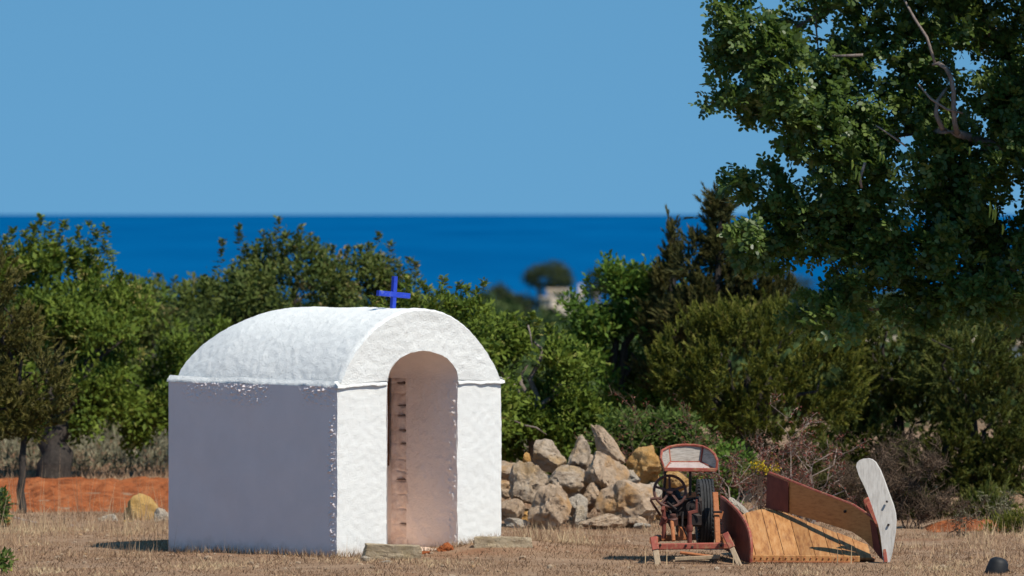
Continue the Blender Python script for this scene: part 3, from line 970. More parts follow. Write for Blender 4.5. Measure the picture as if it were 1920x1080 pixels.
# ------------------------------------------------------------------ the reaper
def build_reaper():
    root = empty('reaper', P(1440, 1050, 59.6) * 1.0, 'old red reaping machine with seat, single tyre and tilted plank platform', 'farm machine')
    root.location.z = 0.0
    red, rust, iron = M['red'], M['rust'], M['iron']
    s = 59.5 / F

    # seat: pan, back and two wings, each framed in red
    seat_mb = MB()
    Yf, Yb = 59.45, 59.80
    fl, fr = P(1246, 880, Yf), P(1343, 881, Yf)
    bl, br = P(1257, 866, Yb), P(1314, 866, Yb)
    seat_mb.prism([fl, fr, br, bl], (0, 0, -0.018))
    seat = seat_mb.build('seat', M['seatpale'], root)
    mb = MB()
    btl, btm, btr = P(1254, 838, Yb + 0.03), P(1286, 834, Yb + 0.05), P(1318, 837, Yb + 0.03)
    mb.prism([bl, br, btr, P(1302, 834.6, Yb + 0.045), btm, P(1270, 835, Yb + 0.045), btl], (0, 0.015, 0))
    lt = P(1241, 845, Yf + 0.12)
    lf = P(1239, 860, Yf)
    mb.prism([bl, btl, lt, lf, fl], (-0.012, 0.004, 0))
    rt = [P(1331, 843, Yb - 0.1), P(1340, 852, Yb - 0.2), P(1345, 864, Yf)]
    mb.prism([br, fr, rt[2], rt[1], rt[0], btr], (0.012, 0.004, 0))
    mb.build('backrest', M['greywood'], seat)
    mb = MB()
    e = Vector((0, -0.012, 0))
    mb.bar(fl + e, fr + e, 0.03, 0.035)
    mb.tube([fl + e, lf + e, lt + e, btl + e, P(1270, 835, Yb + 0.045) + e, btm + e, P(1302, 834.6, Yb + 0.045) + e, btr + e, rt[0] + e, rt[1] + e, rt[2] + e, fr + e], 0.0125, 6)
    mb.tube([bl + e, btl + e], 0.009, 6)
    mb.tube([br + e, btr + e], 0.011, 6)
    mb.tube([fl + e, bl + e, br + e, fr + e], 0.009, 6)
    mb.build('seat_frame', red, seat)
    # seat posts
    for pts in ([P(1247, 884, 59.6), P(1247, 900, 59.6), P(1243, 935, 59.65)], [P(1294, 884, 59.6), P(1294, 932, 59.62)]):
        mb = MB()
        mb.tube(pts, 0.013, 8)
        mb.build('seat_post', iron, root)
    # hand wheel
    mb = MB()
    wc = P(1256, 921, 59.55)
    ax = Vector((0.10, -0.96, 0.26)).normalized()
    mb.torus(wc, ax, 0.148, 0.0135, 40, 8)
    hw = mb.build('hand_wheel', M['wheeliron'], root)
    u = ax.cross(Vector((0, 0, 1))).normalized()
    t = u.cross(ax).normalized()
    for i in range(5):
        a = R(18 + 72 * i)
        sp = MB()
        dd = u * math.cos(a) + t * math.sin(a)
        sp.bar(wc + dd * 0.02, wc + dd * 0.145, 0.022, 0.012, up=ax)
        sp.build('spoke', M['wheeliron'], hw)
    mb = MB()
    mb.lathe(wc, ax, [(-0.03, 0.02), (-0.03, 0.03), (0.025, 0.03), (0.03, 0.02)], 16)
    mb.tube([wc - ax * 0.02, P(1258, 950, 59.85)], 0.017, 10)
    mb.build('steering_column', M['wheeliron'], hw)
    # engine / gear housing
    mb = MB()
    ec = P(1283, 950, 60.0)
    mb.bar(P(1262, 952, 59.72), P(1314, 952, 59.74), 0.22, 0.20)
    mb.bar(P(1250, 930, 59.66), P(1268, 932, 59.66), 0.10, 0.07)
    mb.bar(P(1292, 975, 59.62), P(1312, 975, 59.64), 0.16, 0.12)
    for i in range(5):
        mb.bar(P(1252 + i * 9, 937, 59.78), P(1252 + i * 9, 958, 59.78), 0.02, 0.12)
    mb.lathe(P(1260, 931, 59.75), (0.1, -0.95, 0.2), [(-0.06, 0.05), (-0.05, 0.075), (0.03, 0.08), (0.05, 0.05), (0.07, 0.045), (0.075, 0.02)], 20)
    mb.lathe(P(1258, 970, 59.65), (0, -1, 0.1), [(-0.1, 0.045), (-0.02, 0.05), (0.0, 0.065), (0.03, 0.065), (0.04, 0.035), (0.06, 0.03)], 20)
    mb.lathe(P(1283, 975, 59.8), (0, 0, 1), [(-0.16, 0.05), (-0.1, 0.08), (0.0, 0.085), (0.02, 0.06), (0.12, 0.06)], 20)
    mb.tube([P(1250, 940, 59.65), P(1262, 945, 59.55), P(1280, 938, 59.55), P(1300, 934, 59.6)], 0.012, 8)
    mb.tube([P(1268, 957, 59.6), P(1270, 985, 59.6)], 0.012, 8)
    mb.tube([P(1312, 975, 59.8), P(1300, 978, 59.75), P(1288, 988, 59.7)], 0.014, 8)
    mb.bar(P(1244, 941, 59.85), P(1315, 941, 59.85), 0.05, 0.06)
    mb.tube([P(1246, 930, 59.7), P(1247, 970, 59.72), P(1243, 985, 59.72)], 0.016, 8)
    eng = mb.build('engine', iron, root)
    mb = MB()
    mb.bar(P(1282, 937, 59.6), P(1297, 931, 59.62), 0.06, 0.03)
    mb.build('cover_plate', rust, eng)
    mb = MB()
    mb.bar(P(1272, 1000, 59.6), P(1286, 1000, 59.62), 0.03, 0.12)
    mb.prism([P(1272, 985, 59.55), P(1286, 1001, 59.55), P(1286, 1010, 59.55), P(1272, 1015, 59.55)], (0, 0.04, 0))
    mb.build('cover_plate', rust, eng)
    mb = MB()
    mb.prism([P(1246, 946, 59.6), P(1256, 946, 59.6), P(1256, 956, 59.6), P(1246, 958, 59.6)], (0, 0.05, 0))
    mb.build('cover_plate', rust, eng)
    for (c_, r0, th_) in ((P(1266, 945, 59.60), 0.075, 0.03), (P(1298, 950, 59.58), 0.06, 0.025)):
        mb = MB()
        mb.lathe(c_, (0.05, -1, 0.1), [(-th_, r0 * 0.9), (-th_ * 0.5, r0), (th_ * 0.5, r0), (th_ * 0.6, r0 * 0.8), (th_ * 0.3, r0 * 0.75), (th_ * 0.3, r0 * 0.35), (th_, r0 * 0.3), (th_ * 1.1, r0 * 0.1)], 22)
        mb.build('gear_wheel', iron, eng)
    for pts in ([P(1252, 950, 59.55), P(1258, 962, 59.5), P(1256, 985, 59.5), P(1262, 1000, 59.5)], [P(1280, 960, 59.55), P(1279, 985, 59.5), P(1288, 1004, 59.5)],
                [P(1300, 938, 59.5), P(1312, 945, 59.5), P(1314, 965, 59.52)], [P(1240, 948, 59.6), P(1252, 942, 59.5), P(1268, 955, 59.5)]):
        mb = MB()
        mb.tube(pts, 0.010, 7)
        mb.build('pipe', iron, eng)
    mb = MB()
    mb.lathe(P(1262, 976, 59.5), (0, -0.3, 1), [(-0.05, 0.03), (-0.04, 0.045), (0.02, 0.045), (0.03, 0.03), (0.06, 0.028), (0.065, 0.01)], 16)
    mb.build('oil_cup', M['wheeliron'], eng)
    mb = MB()
    mb.bar(P(1286, 931, 59.62), P(1304, 927, 59.64), 0.03, 0.05)
    mb.build('cover_plate', rust, eng)
    # lever on the left
    mb = MB()
    mb.tube([P(1219, 936, 59.5), P(1228, 934.5, 59.5), P(1240, 935, 59.55)], 0.014, 8)
    mb.tube([P(1220, 938, 59.5), P(1238, 966, 59.6)], 0.011, 8)
    mb.build('lever', M['wheeliron'], root)
    # drive wheel
    mb = MB()
    tc = P(1322, 961, 60.0)
    tc.z = 0.425
    ta = Vector((1, 0.06, 0)).normalized()
    Rw, hwid = 0.322, 0.076
    prof = [(-0.05, 0.20), (-hwid * 0.95, 0.235), (-hwid, 0.27), (-hwid * 0.93, 0.30), (-0.062, 0.316)]
    rib = [(-0.058, 1), (-0.040, 1), (-0.038, 0), (-0.032, 0), (-0.030, 1), (-0.012, 1), (-0.010, 0), (-0.004, 0), (-0.002, 1), (0.016, 1), (0.018, 0),
           (0.024, 0), (0.026, 1), (0.042, 1), (0.044, 0), (0.050, 0), (0.052, 1), (0.060, 1)]
    prof += [(x, Rw - 0.35 * x * x * 6 if k else Rw - 0.012) for x, k in rib]
    prof += [(0.062, 0.316), (hwid * 0.93, 0.30), (hwid, 0.27), (hwid * 0.95, 0.235), (0.05, 0.20)]
    mb.lathe(tc, ta, prof, 72)
    nL = 46
    for i in range(nL):
        a = 2 * math.pi * i / nL
        for sgn in (-1, 1):
            dd = Vector((0, math.cos(a), math.sin(a)))
            mb.bar(tc + ta * sgn * 0.054 + dd * 0.310, tc + ta * sgn * 0.071 + dd * 0.300, 0.024, 0.030, up=dd)
    wh = mb.build('drive_wheel', M['rubber'], root, smooth=30)
    mb = MB()
    mb.lathe(tc, ta, [(-0.058, 0.03), (-0.058, 0.06), (-0.03, 0.07), (-0.045, 0.19), (-0.06, 0.205), (0.06, 0.205), (0.045, 0.19), (0.03, 0.07), (0.058, 0.06), (0.058, 0.03)], 32)
    mb.lathe(tc, ta, [(-0.16, 0.02), (0.16, 0.02)], 12)
    mb.build('rim', rust, wh)
    # frame behind the front bar
    mb = MB()
    Yf0 = 59.12
    mb.bar(P(1229, 1025, Yf0), P(1366, 1023, Yf0), 0.05, 0.058)
    fb = mb.build('front_bar', red, root)
    for (x, y) in ((1286, 1023), (1298, 1026), (1238, 1022), (1352, 1023)):
        mb = MB()
        mb.lathe(P(x, y, Yf0 - 0.03), (0, -1, 0), [(-0.01, 0.012), (0.008, 0.012), (0.01, 0.006)], 8)
        mb.build('bolt', iron, fb)
    mb = MB()
    mb.bar(P(1224, 1014, 59.1), P(1236, 1008, 60.3), 0.06, 0.06)
    mb.bar(P(1362, 1013, 59.1), P(1352, 1004, 60.3), 0.06, 0.06)
    mb.bar(P(1236, 1009, 60.3), P(1352, 1005, 60.3), 0.05, 0.06)
    mb.bar(P(1346, 1020, 59.3), P(1344, 972, 59.45), 0.05, 0.06, up=(0, 1, 0))
    mb.bar(P(1344, 975, 59.45), P(1341, 925, 59.6), 0.052, 0.05, up=(0, 1, 0))
    mb.bar(P(1348, 972, 59.5), P(1352, 958, 59.5), 0.02, 0.05)
    mb.build('chassis', M['rust'], root)
    for y in (960, 982):
        mb = MB()
        mb.bar(P(1338, y, 59.42), P(1354, y, 59.42), 0.03, 0.02)
        mb.build('clamp', iron, root)
    for pts, r_, m_ in (([P(1293, 1018, 59.4), P(1293, 990, 59.4), P(1293, 962, 59.4)], [0.022, 0.022, 0.018], M['darkred']),
                        ([P(1245, 1010, 59.5), P(1245, 975, 59.5), P(1244, 953, 59.5)], [0.021, 0.021, 0.017], M['darkred']),
                        ([P(1263, 1014, 59.35), P(1261, 992, 59.4), P(1259, 972, 59.5)], [0.018, 0.020, 0.017], rust)):
        mb = MB()
        mb.tube(pts, r_, 10)
        if m_ is not rust:
            mb.lathe(pts[1], (0, 0, 1), [(-0.03, 0.026), (0.0, 0.034), (0.03, 0.026)], 12)
        mb.build('upright', m_, root)
    mb = MB()
    mb.bar(P(1290, 962, 59.4), P(1308, 958, 59.42), 0.02, 0.03)
    mb.bar(P(1306, 936, 59.42), P(1306, 958, 59.42), 0.02, 0.02)
    mb.build('bracket', M['darkred'], root)
    mb = MB()
    mb.bar(P(1242, 958, 59.45), P(1248, 940, 59.6), 0.03, 0.03)
    mb.tube([P(1238, 985, 59.5), P(1244, 970, 59.48), P(1249, 975, 59.46)], 0.014, 8)
    mb.build('bracket', M['darkred'], root)
    # prop legs: wood, the top end in a red iron strap
    for (a, b, wd) in ((P(1226, 1012, 59.03), P(1235, 1061, 58.9), 0.055), (P(1362, 1005, 59.03), P(1389, 1060, 58.9), 0.05)):
        mb = MB()
        mb.bar(a, b - Vector((0, 0, 0.03)), wd, 0.035, up=(0, 1, 0))
        lg = mb.build('leg', M['legwood'], root)
        mb = MB()
        mid = a + (b - a) * 0.40
        mb.bar(a + (a - b) * 0.08, mid, wd + 0.012, 0.046, up=(0, 1, 0))
        mb.build('strap', red, lg)
    mb = MB()
    mb.tube([P(1275, 1036, 59.3), P(1346, 1045, 59.3)], 0.014, 8)
    mb.build('tie_rod', rust, root)
    mb = MB()
    mb.bar(P(1266, 1048, 59.25), P(1350, 1044, 59.25), 0.03, 0.035)
    mb.build('cross_rail', M['legwood'], root)
    mb = MB()
    mb.bar(P(1262, 1052, 59.35), P(1330, 1052, 59.35), 0.03, 0.02)
    mb.build('cross_rail', M['legwood'], root)

    # --- platform of planks, rising to the back; planks run from front to back
    fl = P(1408, 1041, 59.20)
    fr = P(1648, 1046, 59.20)
    bl = P(1400, 968, 60.25)
    pk = P(1437, 955, 60.8)
    ppl = (pk - fl)
    # plane through fl, fr, pk ; n
    nrmv = (fr - fl).cross(pk - fl).normalized()
    if nrmv.z < 0:
        nrmv = -nrmv
    plat = empty_part('platform', root, nrmv, fl, fr, pk)
    # cutter bar along the front edge
    mb = MB()
    mb.bar(P(1408, 1046, 59.14), P(1612, 1048, 59.14), 0.03, 0.055)
    cb = mb.build('cutter_bar', M['plank'], root)
    for i in range(17):
        mb = MB()
        x = 1416 + i * 11.6
        mb.lathe(P(x, 1045.5 + i * 0.1, 59.122), (0, -1, 0), [(-0.01, 0.009), (0.004, 0.009), (0.008, 0.004)], 6)
        mb.build('rivet', M['rust'], cb)
    mb = MB()
    mb.bar(P(1406, 1053, 59.13), P(1600, 1054, 59.13), 0.04, 0.012)
    mb.build('blade_rail', M['rust'], cb)
    # left side board, dark red, curved outline
    near, far = P(1404, 1055, 59.0), P(1350, 1020, 60.15)

    def onboard(x, y):      # point of the board's vertical plane at photo pixel x,y
        k = (1405 - x) / 56.0
        return P(x, y, 59.0 + 1.5 * k)
    out = [(1350, 933), (1360, 940), (1371, 950), (1381, 960), (1390, 972), (1397, 984), (1402, 997), (1405, 1012), (1406, 1030), (1405, 1055), (1398, 1054), (1375, 1040), (1350, 1026)]
    mb = MB()
    pts = [onboard(*p) for p in out]
    mb.prism(pts, Vector((0.024, 0.003, 0)))
    sb = mb.build('side_board', M['darkred'], root, smooth=25)
    mb = MB()
    ed = [onboard(*p) + Vector((0.014, -0.006, 0.004)) for p in out[:10]]
    mb.tube(ed, 0.017, 6)
    mb.build('edge_strip', M['red'], sb)
    # right board, brown wood standing on the platform
    def rb(x, y):
        k = (1658 - x) / 218.0
        return P(x, y, 59.1 + 1.78 * k)
    out = [(1441, 887), (1480, 902), (1520, 918), (1560, 933), (1597, 947), (1622, 963), (1644, 980), (1652, 1010), (1658, 1052), (1650, 1045), (1639, 1031), (1620, 1012), (1597, 997), (1560, 985), (1510, 970), (1438, 953)]
    th = Vector((0.02, 0.013, 0))
    mb = MB()
    mb.prism([rb(*p) for p in out], th)
    wb = mb.build('wind_board', M['boardwood'], root, smooth=25)
    mb = MB()
    mb.tube([rb(*p) + Vector((0.009, 0.006, 0.004)) for p in out[:9]], 0.013, 6)
    mb.build('edge_strip', red, wb)
    mb = MB()
    e = Vector((-0.012, -0.008, 0))
    mb.prism([rb(1441, 888) + e, rb(1480, 903.5) + e, rb(1480, 961) + e, rb(1438, 952) + e], Vector((0.006, 0.004, 0)))
    mb.build('end_plate', M['darkred'], wb)
    mb = MB()
    mb.prism([rb(1633, 974) + e, rb(1644, 982) + e, rb(1657, 1050) + e, rb(1650, 1043) + e, rb(1640, 1030) + e], Vector((0.006, 0.004, 0)))
    mb.build('end_plate', M['darkred'], wb)
    mb = MB()
    mb.lathe(rb(1586, 959) + Vector((-0.01, -0.01, 0)), (-0.5, -0.85, 0), [(-0.01, 0.014), (0.004, 0.014), (0.006, 0.005)], 10)
    mb.build('bolt', iron, wb)
    # pale divider board at the right end
    zo = [(1035, 160), (1042, 128), (1062, 106), (1095, 92), (1135, 88), (1170, 98), (1200, 122), (1240, 190), (1272, 270), (1300, 350), (1330, 430), (1352, 490), (1370, 560), (1376, 620),
          (1372, 700), (1358, 800), (1340, 900), (1318, 985), (1270, 985), (1258, 860), (1245, 750), (1225, 660), (1200, 590), (1175, 510), (1150, 440), (1105, 330), (1060, 240)]
    pts = [P(1380 + x * 0.2175, 840 + y * 0.2175, 58.98 + (980 - y) * 0.00012) for x, y in zo]
    mb = MB()
    mb.prism(pts, Vector((0.012, 0.026, 0)))
    db = mb.build('divider_board', M['palewood'], root, smooth=25)
    db['label'] = 'pale weathered board with rounded tip'
    for (x, y) in ((1301, 462), (1315, 662)):
        mb = MB()
        p = P(1380 + x * 0.2175, 840 + y * 0.2175, 59.0)
        mb.lathe(p, (0, -1, 0), [(-0.02, 0.011), (0.006, 0.011), (0.01, 0.006)], 8)
        mb.build('bolt', iron, db)
    mb = MB()
    mb.prism([P(1620, 936, 59.3), P(1626, 932, 59.3), P(1648, 980, 59.2), P(1642, 984, 59.2)], Vector((0.03, 0.05, 0)))
    mb.bar(P(1624, 936, 59.3), P(1632, 962, 59.3), 0.03, 0.06)
    mb.build('divider_bracket', M['red'], db)
    mb = MB()
    mb.bar(P(1652, 985, 59.06), P(1661, 1054, 58.98), 0.035, 0.03, up=(0, 1, 0))
    mb.build('divider_bracket', M['red'], db)


def empty_part(name, root, n_, fl, fr, pk):
    """platform: a batten frame with each plank as a child"""
    mb = MB()
    ax = (fr - fl).normalized()
    # depth direction across the plane (front to back), skewed to the left like the boards
    back = (pk - fl) - ax * ((pk - fl).dot(ax) - 0.02)
    mb.bar(fl + n_ * -0.04 + back * 0.35, fl + ax * 0.9 - n_ * 0.04 + back * 0.35, 0.05, 0.03, up=n_)
    mb.bar(fl + n_ * -0.04 + back * 0.05, fl + ax * 1.15 - n_ * 0.04 + back * 0.05, 0.05, 0.03, up=n_)
    mb.bar(fl + ax * 0.02 - n_ * 0.045 + back * 0.0, fl + ax * 0.02 - n_ * 0.045 + back * 0.84, 0.05, 0.035, up=n_)
    plat = mb.build(name, M['rust'], root)
    # planks: front edge pos t0..t1 along the bar; back ends clipped along the line from peak to right end
    edges = [0.0, 0.045, 0.205, 0.31, 0.455, 0.60, 0.74, 0.86, 0.99, 1.12]
    skew = -0.075
    W = (fr - fl).length
    rng = random.Random(3)
    tp = (pk - fl).dot(ax)
    for i in range(len(edges) - 1):
        a, b = edges[i] + 0.003, edges[i + 1] - 0.003

        def lim(t):
            # fraction of the depth at which the plank is cut
            t2 = t + skew
            if t < 0.12:
                return 0.86 + 0.14 * max(0, t) / 0.12
            return max(0.12, min(1.0, 1.22 - (t - 0.12) / (W - 0.12)))
        la, lb = lim(a), lim(b)
        p0 = fl + ax * a
        p1 = fl + ax * b
        p2 = fl + ax * (b + skew * lb) + back * lb
        p3 = fl + ax * (a + skew * la) + back * la
        pm = MB()
        dz = n_ * rng.uniform(-0.004, 0.004)
        pm.prism([p0 + dz, p1 + dz, p2 + dz, p3 + dz], -n_ * 0.018)
        pm.build('plank', M['plank'], plat, smooth=0)
    return plat


build_reaper()


# ------------------------------------------------------------------ vegetation
def limbs(mb, rng, base, targets, r0, wob=0.08, n=7):
    """tapered limbs from a base point out to each target"""
    base = Vector(base)
    for t in targets:
        t = Vector(t)
        pts, rad = [], []
        for i in range(n):
            k = i / (n - 1)
            p = base.lerp(t, k)
            arch = math.sin(k * math.pi) * 0.12 * (t - base).length
            p += Vector((rng.normal() * wob * k, rng.normal() * wob * k, rng.normal() * wob * k * 0.5 + arch))
            pts.append(p)
            rad.append(r0 * (1 - 0.85 * k) + 0.004)
        mb.tube(pts, rad, 7)


def trunk_mesh(root, rng, base, fork, r, targets, mat, twigs=None, name='trunk', rt=None):
    mb = MB()
    base, fork = Vector(base), Vector(fork)
    pts, rad = [], []
    for i in range(7):
        k = i / 6
        p = base.lerp(fork, k)
        if 0 < i:
            p += Vector((rng.normal() * r * 0.35, rng.normal() * r * 0.35, 0))
        pts.append(p)
        rad.append(r * (1.25 - 0.5 * k if k > 0.15 else 1.5))
    mb.tube(pts, rad, 12)
    limbs(mb, rng, pts[-1], targets, rt or r * 0.55)
    tr = mb.build(name, mat, root, smooth=180)
    for (a, b) in twigs or ():
        mb = MB()
        mb.tube([a, (Vector(a) + Vector(b)) * 0.5 + Vector((0, 0, 0.03)), b], [0.012, 0.009, 0.004], 5)
        mb.build('branch', mat, root, smooth=180)
    return tr


def foliage(root, rng, ells, nclump, k, rc, L, W, mat, shell=0.5, nf=2.4, thr=-0.15, seed=0.0, up=0.35, holes=(), shoots=(), Y=None, name='crown'):
    c, d = crown_points(rng, ells, nclump, shell, nf, thr, seed, holes)
    n = len(c)
    off = rng.normal(size=(n, k, 3)) * rc
    pos = (c[:, None, :] + off).reshape(-1, 3)
    out = np.repeat(d, k, 0)
    dr = out * 0.5 + rng.normal(size=pos.shape) * 0.75 + off.reshape(-1, 3) / rc * 0.35 + np.array([0, 0, up])
    nr = rng.normal(size=pos.shape) * 0.5 + out * 0.45 + np.array([0.42, -0.55, 0.85]) * 0.85
    cl = np.repeat(rng.random(n), k)
    rnd = np.clip(0.4 * rng.random(len(pos)) + 0.55 * cl, 0, 0.93)
    rnd = np.where(np.repeat(rng.random(n) < 0.03, k), 0.9 + 0.1 * rng.random(len(pos)), rnd)
    LL = L * (0.7 + 0.6 * rng.random(len(pos))) * np.repeat(0.65 + 0.7 * rng.random(n), k)
    allp, alld, alln, allr, allL = [pos], [dr], [nr], [rnd], [LL]
    for (x, y, ln) in shoots:      # leafy shoots standing out of the crown
        top = np.array(P(x, y, Y + rng.normal() * 0.25))
        m = int(26 + ln * 0.9)
        t = rng.random(m) ** 1.3
        lean = np.array([rng.normal() * 0.25, rng.normal() * 0.2, -1.0])
        pp = top + lean * (t * ln * Y / F)[:, None] + rng.normal(size=(m, 3)) * 0.012
        a = rng.random(m) * 2 * math.pi
        dd = np.stack([np.cos(a), np.sin(a), 0.5 + 0.5 * rng.random(m) - 0.8 * t], 1)
        allp.append(pp); alld.append(dd)
        alln.append(rng.normal(size=(m, 3)) * 0.4 + np.array([0, 0, 1.0]))
        allr.append(np.clip(0.35 + 0.65 * rng.random(m), 0, 1))
        allL.append(L * (0.8 + 0.5 * rng.random(m)))
    p = np.concatenate(allp); dv = np.concatenate(alld); nv = np.concatenate(alln)
    r_ = np.concatenate(allr); Lv = np.concatenate(allL)
    return poly_mesh(name, leaf_quads(p, dv, nv, Lv, Lv * (W / L)), 4, r_, mat, root)


def sprays(root, rng, ells, n, k, L, W, mat, shell=0.45, nf=2.0, thr=-0.1, seed=0.0, up=0.9, outw=0.7, holes=(), spread=0.35, name='crown', stray=0.06):
    """feathery juniper foliage: tufts of narrow pointed sprays"""
    c, d = crown_points(rng, ells, n, shell, nf, thr, seed, holes)
    n = len(c)
    ax = nrm(d * outw + np.array([0, 0, up]) + rng.normal(size=d.shape) * 0.25)
    t = rng.random((n, k, 1))
    ln = L * (0.7 + 0.7 * rng.random((n, 1, 1)))
    ln = np.where(rng.random((n, 1, 1)) < stray, ln * 1.8, ln)
    pos = c[:, None, :] + ax[:, None, :] * t * ln * 1.6
    dr = ax[:, None, :] + rng.normal(size=(n, k, 3)) * spread * (1.25 - t)
    pos += rng.normal(size=(n, k, 3)) * L * 0.16 * (1.1 - t)
    pos, dr = pos.reshape(-1, 3), dr.reshape(-1, 3)
    rnd = np.clip(0.22 * rng.random(len(pos)) + 0.30 * np.repeat(rng.random(n), k) + 0.50 * t.reshape(-1) ** 1.5, 0, 1)
    LL = L * (0.6 + 0.5 * rng.random(len(pos)))
    return poly_mesh(name, blades(pos, dr, LL, W * (0.7 + 0.6 * rng.random(len(pos))), rng), 3, rnd, mat, root)


def ground_at(x, Y):
    X = (x - 960) / F * Y
    return Vector((X, Y, terrain(X, Y)))


def build_trees():
    # A: big leafy tree on the left
    rng = np.random.default_rng(1)
    Y = 78.5
    b = ground_at(95, 77.2)
    t = empty('leafy_tree', b, 'large bright green tree with thick dark trunk at the far left behind the red soil', 'tree')
    E = [ell(110, 560, 120, 120, Y), ell(40, 560, 80, 70, Y), ell(135, 515, 60, 45, Y), ell(200, 640, 130, 130, Y), ell(260, 720, 90, 110, Y), ell(110, 720, 120, 110, Y),
         ell(280, 600, 60, 70, Y), ell(-40, 640, 140, 200, Y), ell(210, 790, 100, 55, Y), ell(290, 800, 50, 60, Y), ell(300, 660, 60, 90, Y), ell(370, 700, 80, 110, Y + 0.5), ell(130, 750, 130, 80, Y - 0.9), ell(60, 680, 100, 90, Y - 0.9), ell(180, 660, 90, 80, Y - 0.9), ell(90, 590, 80, 70, Y - 0.7)]
    trunk_mesh(t, rng, b - Vector((0, 0, 0.1)), P(105, 790, 77.4), 0.19, [e[:3] for e in E[:8]], M['bark'], rt=0.045)
    sh = [(76, 406, 80), (62, 425, 60), (95, 420, 70), (120, 417, 22), (164, 419, 60), (148, 430, 60), (197, 424, 16), (180, 440, 30), (195, 456, 20), (206, 473, 18), (9, 443, 70), (25, 433, 40), (44, 438, 60),
          (110, 440, 60), (130, 450, 60), (211, 503, 50), (230, 512, 40), (100, 445, 70), (60, 450, 70), (160, 455, 60), (188, 500, 50), (-20, 440, 60), (172, 470, 60), (140, 470, 60)]
    foliage(t, rng, E, 3300, 30, 0.062, 0.072, 0.034, M['leafA'], thr=-0.02, nf=1.7, seed=3.0, shoots=sh, Y=Y)
    # second trunk of a neighbour behind A
    rng = np.random.default_rng(21)
    # B: small brownish tree with thin trunk
    Y = 68.9
    b = ground_at(40, 68.7)
    t = empty('young_tree', b, 'slim brownish green tree with a thin straight trunk standing in the red soil', 'tree')
    E = [ell(40, 690, 85, 75, Y), ell(80, 740, 60, 60, Y), ell(-10, 760, 80, 80, Y), ell(20, 620, 60, 60, Y), ell(0, 540, 40, 70, Y), ell(60, 790, 60, 40, Y), ell(-60, 650, 80, 140, Y)]
    trunk_mesh(t, rng, b - Vector((0, 0, 0.1)), P(46, 800, Y), 0.040, [e[:3] for e in E[:6]], M['bark'], rt=0.03)
    sprays(t, rng, E, 1500, 34, 0.07, 0.018, M['leafB'], shell=0.3, nf=2.6, thr=-0.12, seed=2, up=0.5, outw=0.6, spread=0.6)
    # C: olive-toned tree behind the house
    rng = np.random.default_rng(2)
    Y = 82.0
    b = ground_at(560, Y)
    t = empty('leafy_tree', b, 'olive green tree above the white vault with loose upright shoots against the sea', 'tree')
    E = [ell(560, 560, 190, 90, Y, 1.0), ell(470, 600, 110, 90, Y), ell(650, 580, 110, 90, Y), ell(540, 500, 90, 50, Y, 0.6), ell(690, 520, 70, 40, Y, 0.5), ell(400, 590, 90, 70, Y), ell(520, 700, 200, 120, Y), ell(740, 580, 80, 70, Y)]
    trunk_mesh(t, rng, b - Vector((0, 0, 0.1)), P(560, 720, Y), 0.16, [e[:3] for e in E], M['bark'])
    sh = [(419, 452, 55), (447, 424, 70), (492, 436, 70), (522, 411, 60), (536, 442, 60), (564, 424, 75), (580, 440, 60), (592, 449, 70), (622, 461, 60), (655, 464, 40), (674, 463, 50), (692, 461, 60), (710, 439, 18),
          (730, 455, 55), (767, 486, 40), (780, 495, 30), (745, 490, 50), (505, 460, 60), (480, 470, 60), (550, 460, 60), (610, 480, 60), (640, 490, 60), (460, 460, 60), (435, 490, 50), (425, 510, 40), (720, 480, 50),
          (680, 490, 50), (570, 470, 60), (530, 470, 60), (600, 470, 60), (510, 440, 50)]
    foliage(t, rng, E, 1700, 30, 0.062, 0.07, 0.032, M['leafC'], thr=-0.06, nf=1.9, seed=5.0, shoots=sh, Y=Y)
    # D: nearer low tree with rosettes right of the cross
    rng = np.random.default_rng(3)
    Y = 71.0
    b = ground_at(800, Y)
    t = empty('leafy_tree', b, 'low yellowish green tree with round leaf tufts beside the blue cross', 'tree')
    E = [ell(820, 620, 110, 70, Y), ell(890, 640, 60, 70, Y), ell(740, 640, 90, 60, Y), ell(800, 720, 150, 80, Y), ell(900, 740, 80, 110, Y)]
    trunk_mesh(t, rng, b - Vector((0, 0, 0.1)), P(810, 760, Y), 0.08, [e[:3] for e in E], M['bark'])
    sh = [(766, 524, 16), (788, 527, 16), (800, 540, 20), (831, 524, 12), (833, 545, 14), (861, 533, 14), (874, 540, 14), (908, 527, 20), (890, 545, 18), (752, 545, 25), (815, 560, 25), (845, 565, 20), (870, 570, 25), (780, 555, 25),
          (720, 550, 25), (900, 560, 20), (700, 560, 20), (740, 560, 25)]
    foliage(t, rng, E, 650, 28, 0.055, 0.066, 0.03, M['leafA'], thr=-0.1, nf=2.2, seed=8.0, shoots=sh, Y=Y)
    # mid-left filler tree between A and C, farther back
    rng = np.random.default_rng(4)
    Y = 90.0
    b = ground_at(300, Y)
    t = empty('leafy_tree', b, 'grey green tree in the skyline dip between the two tall trees left', 'tree')
    E = [ell(270, 590, 110, 60, Y), ell(350, 600, 110, 65, Y), ell(310, 690, 190, 120, Y), ell(200, 620, 90, 90, Y), ell(330, 790, 170, 80, Y)]
    trunk_mesh(t, rng, b - Vector((0, 0, 0.3)), P(300, 760, Y), 0.14, [e[:3] for e in E], M['barkpale'])
    sh = [(246, 519, 35), (269, 530, 30), (296, 517, 18), (327, 524, 40), (345, 540, 30), (378, 521, 25), (400, 530, 30), (225, 520, 35), (310, 540, 30), (285, 545, 30), (365, 540, 30), (260, 540, 30)]
    foliage(t, rng, E, 1200, 28, 0.07, 0.08, 0.036, M['leafC'], thr=-0.06, nf=1.8, seed=11.0, shoots=sh, Y=Y)
    # E: fresh green trees right of the house
    rng = np.random.default_rng(5)
    Y = 77.0
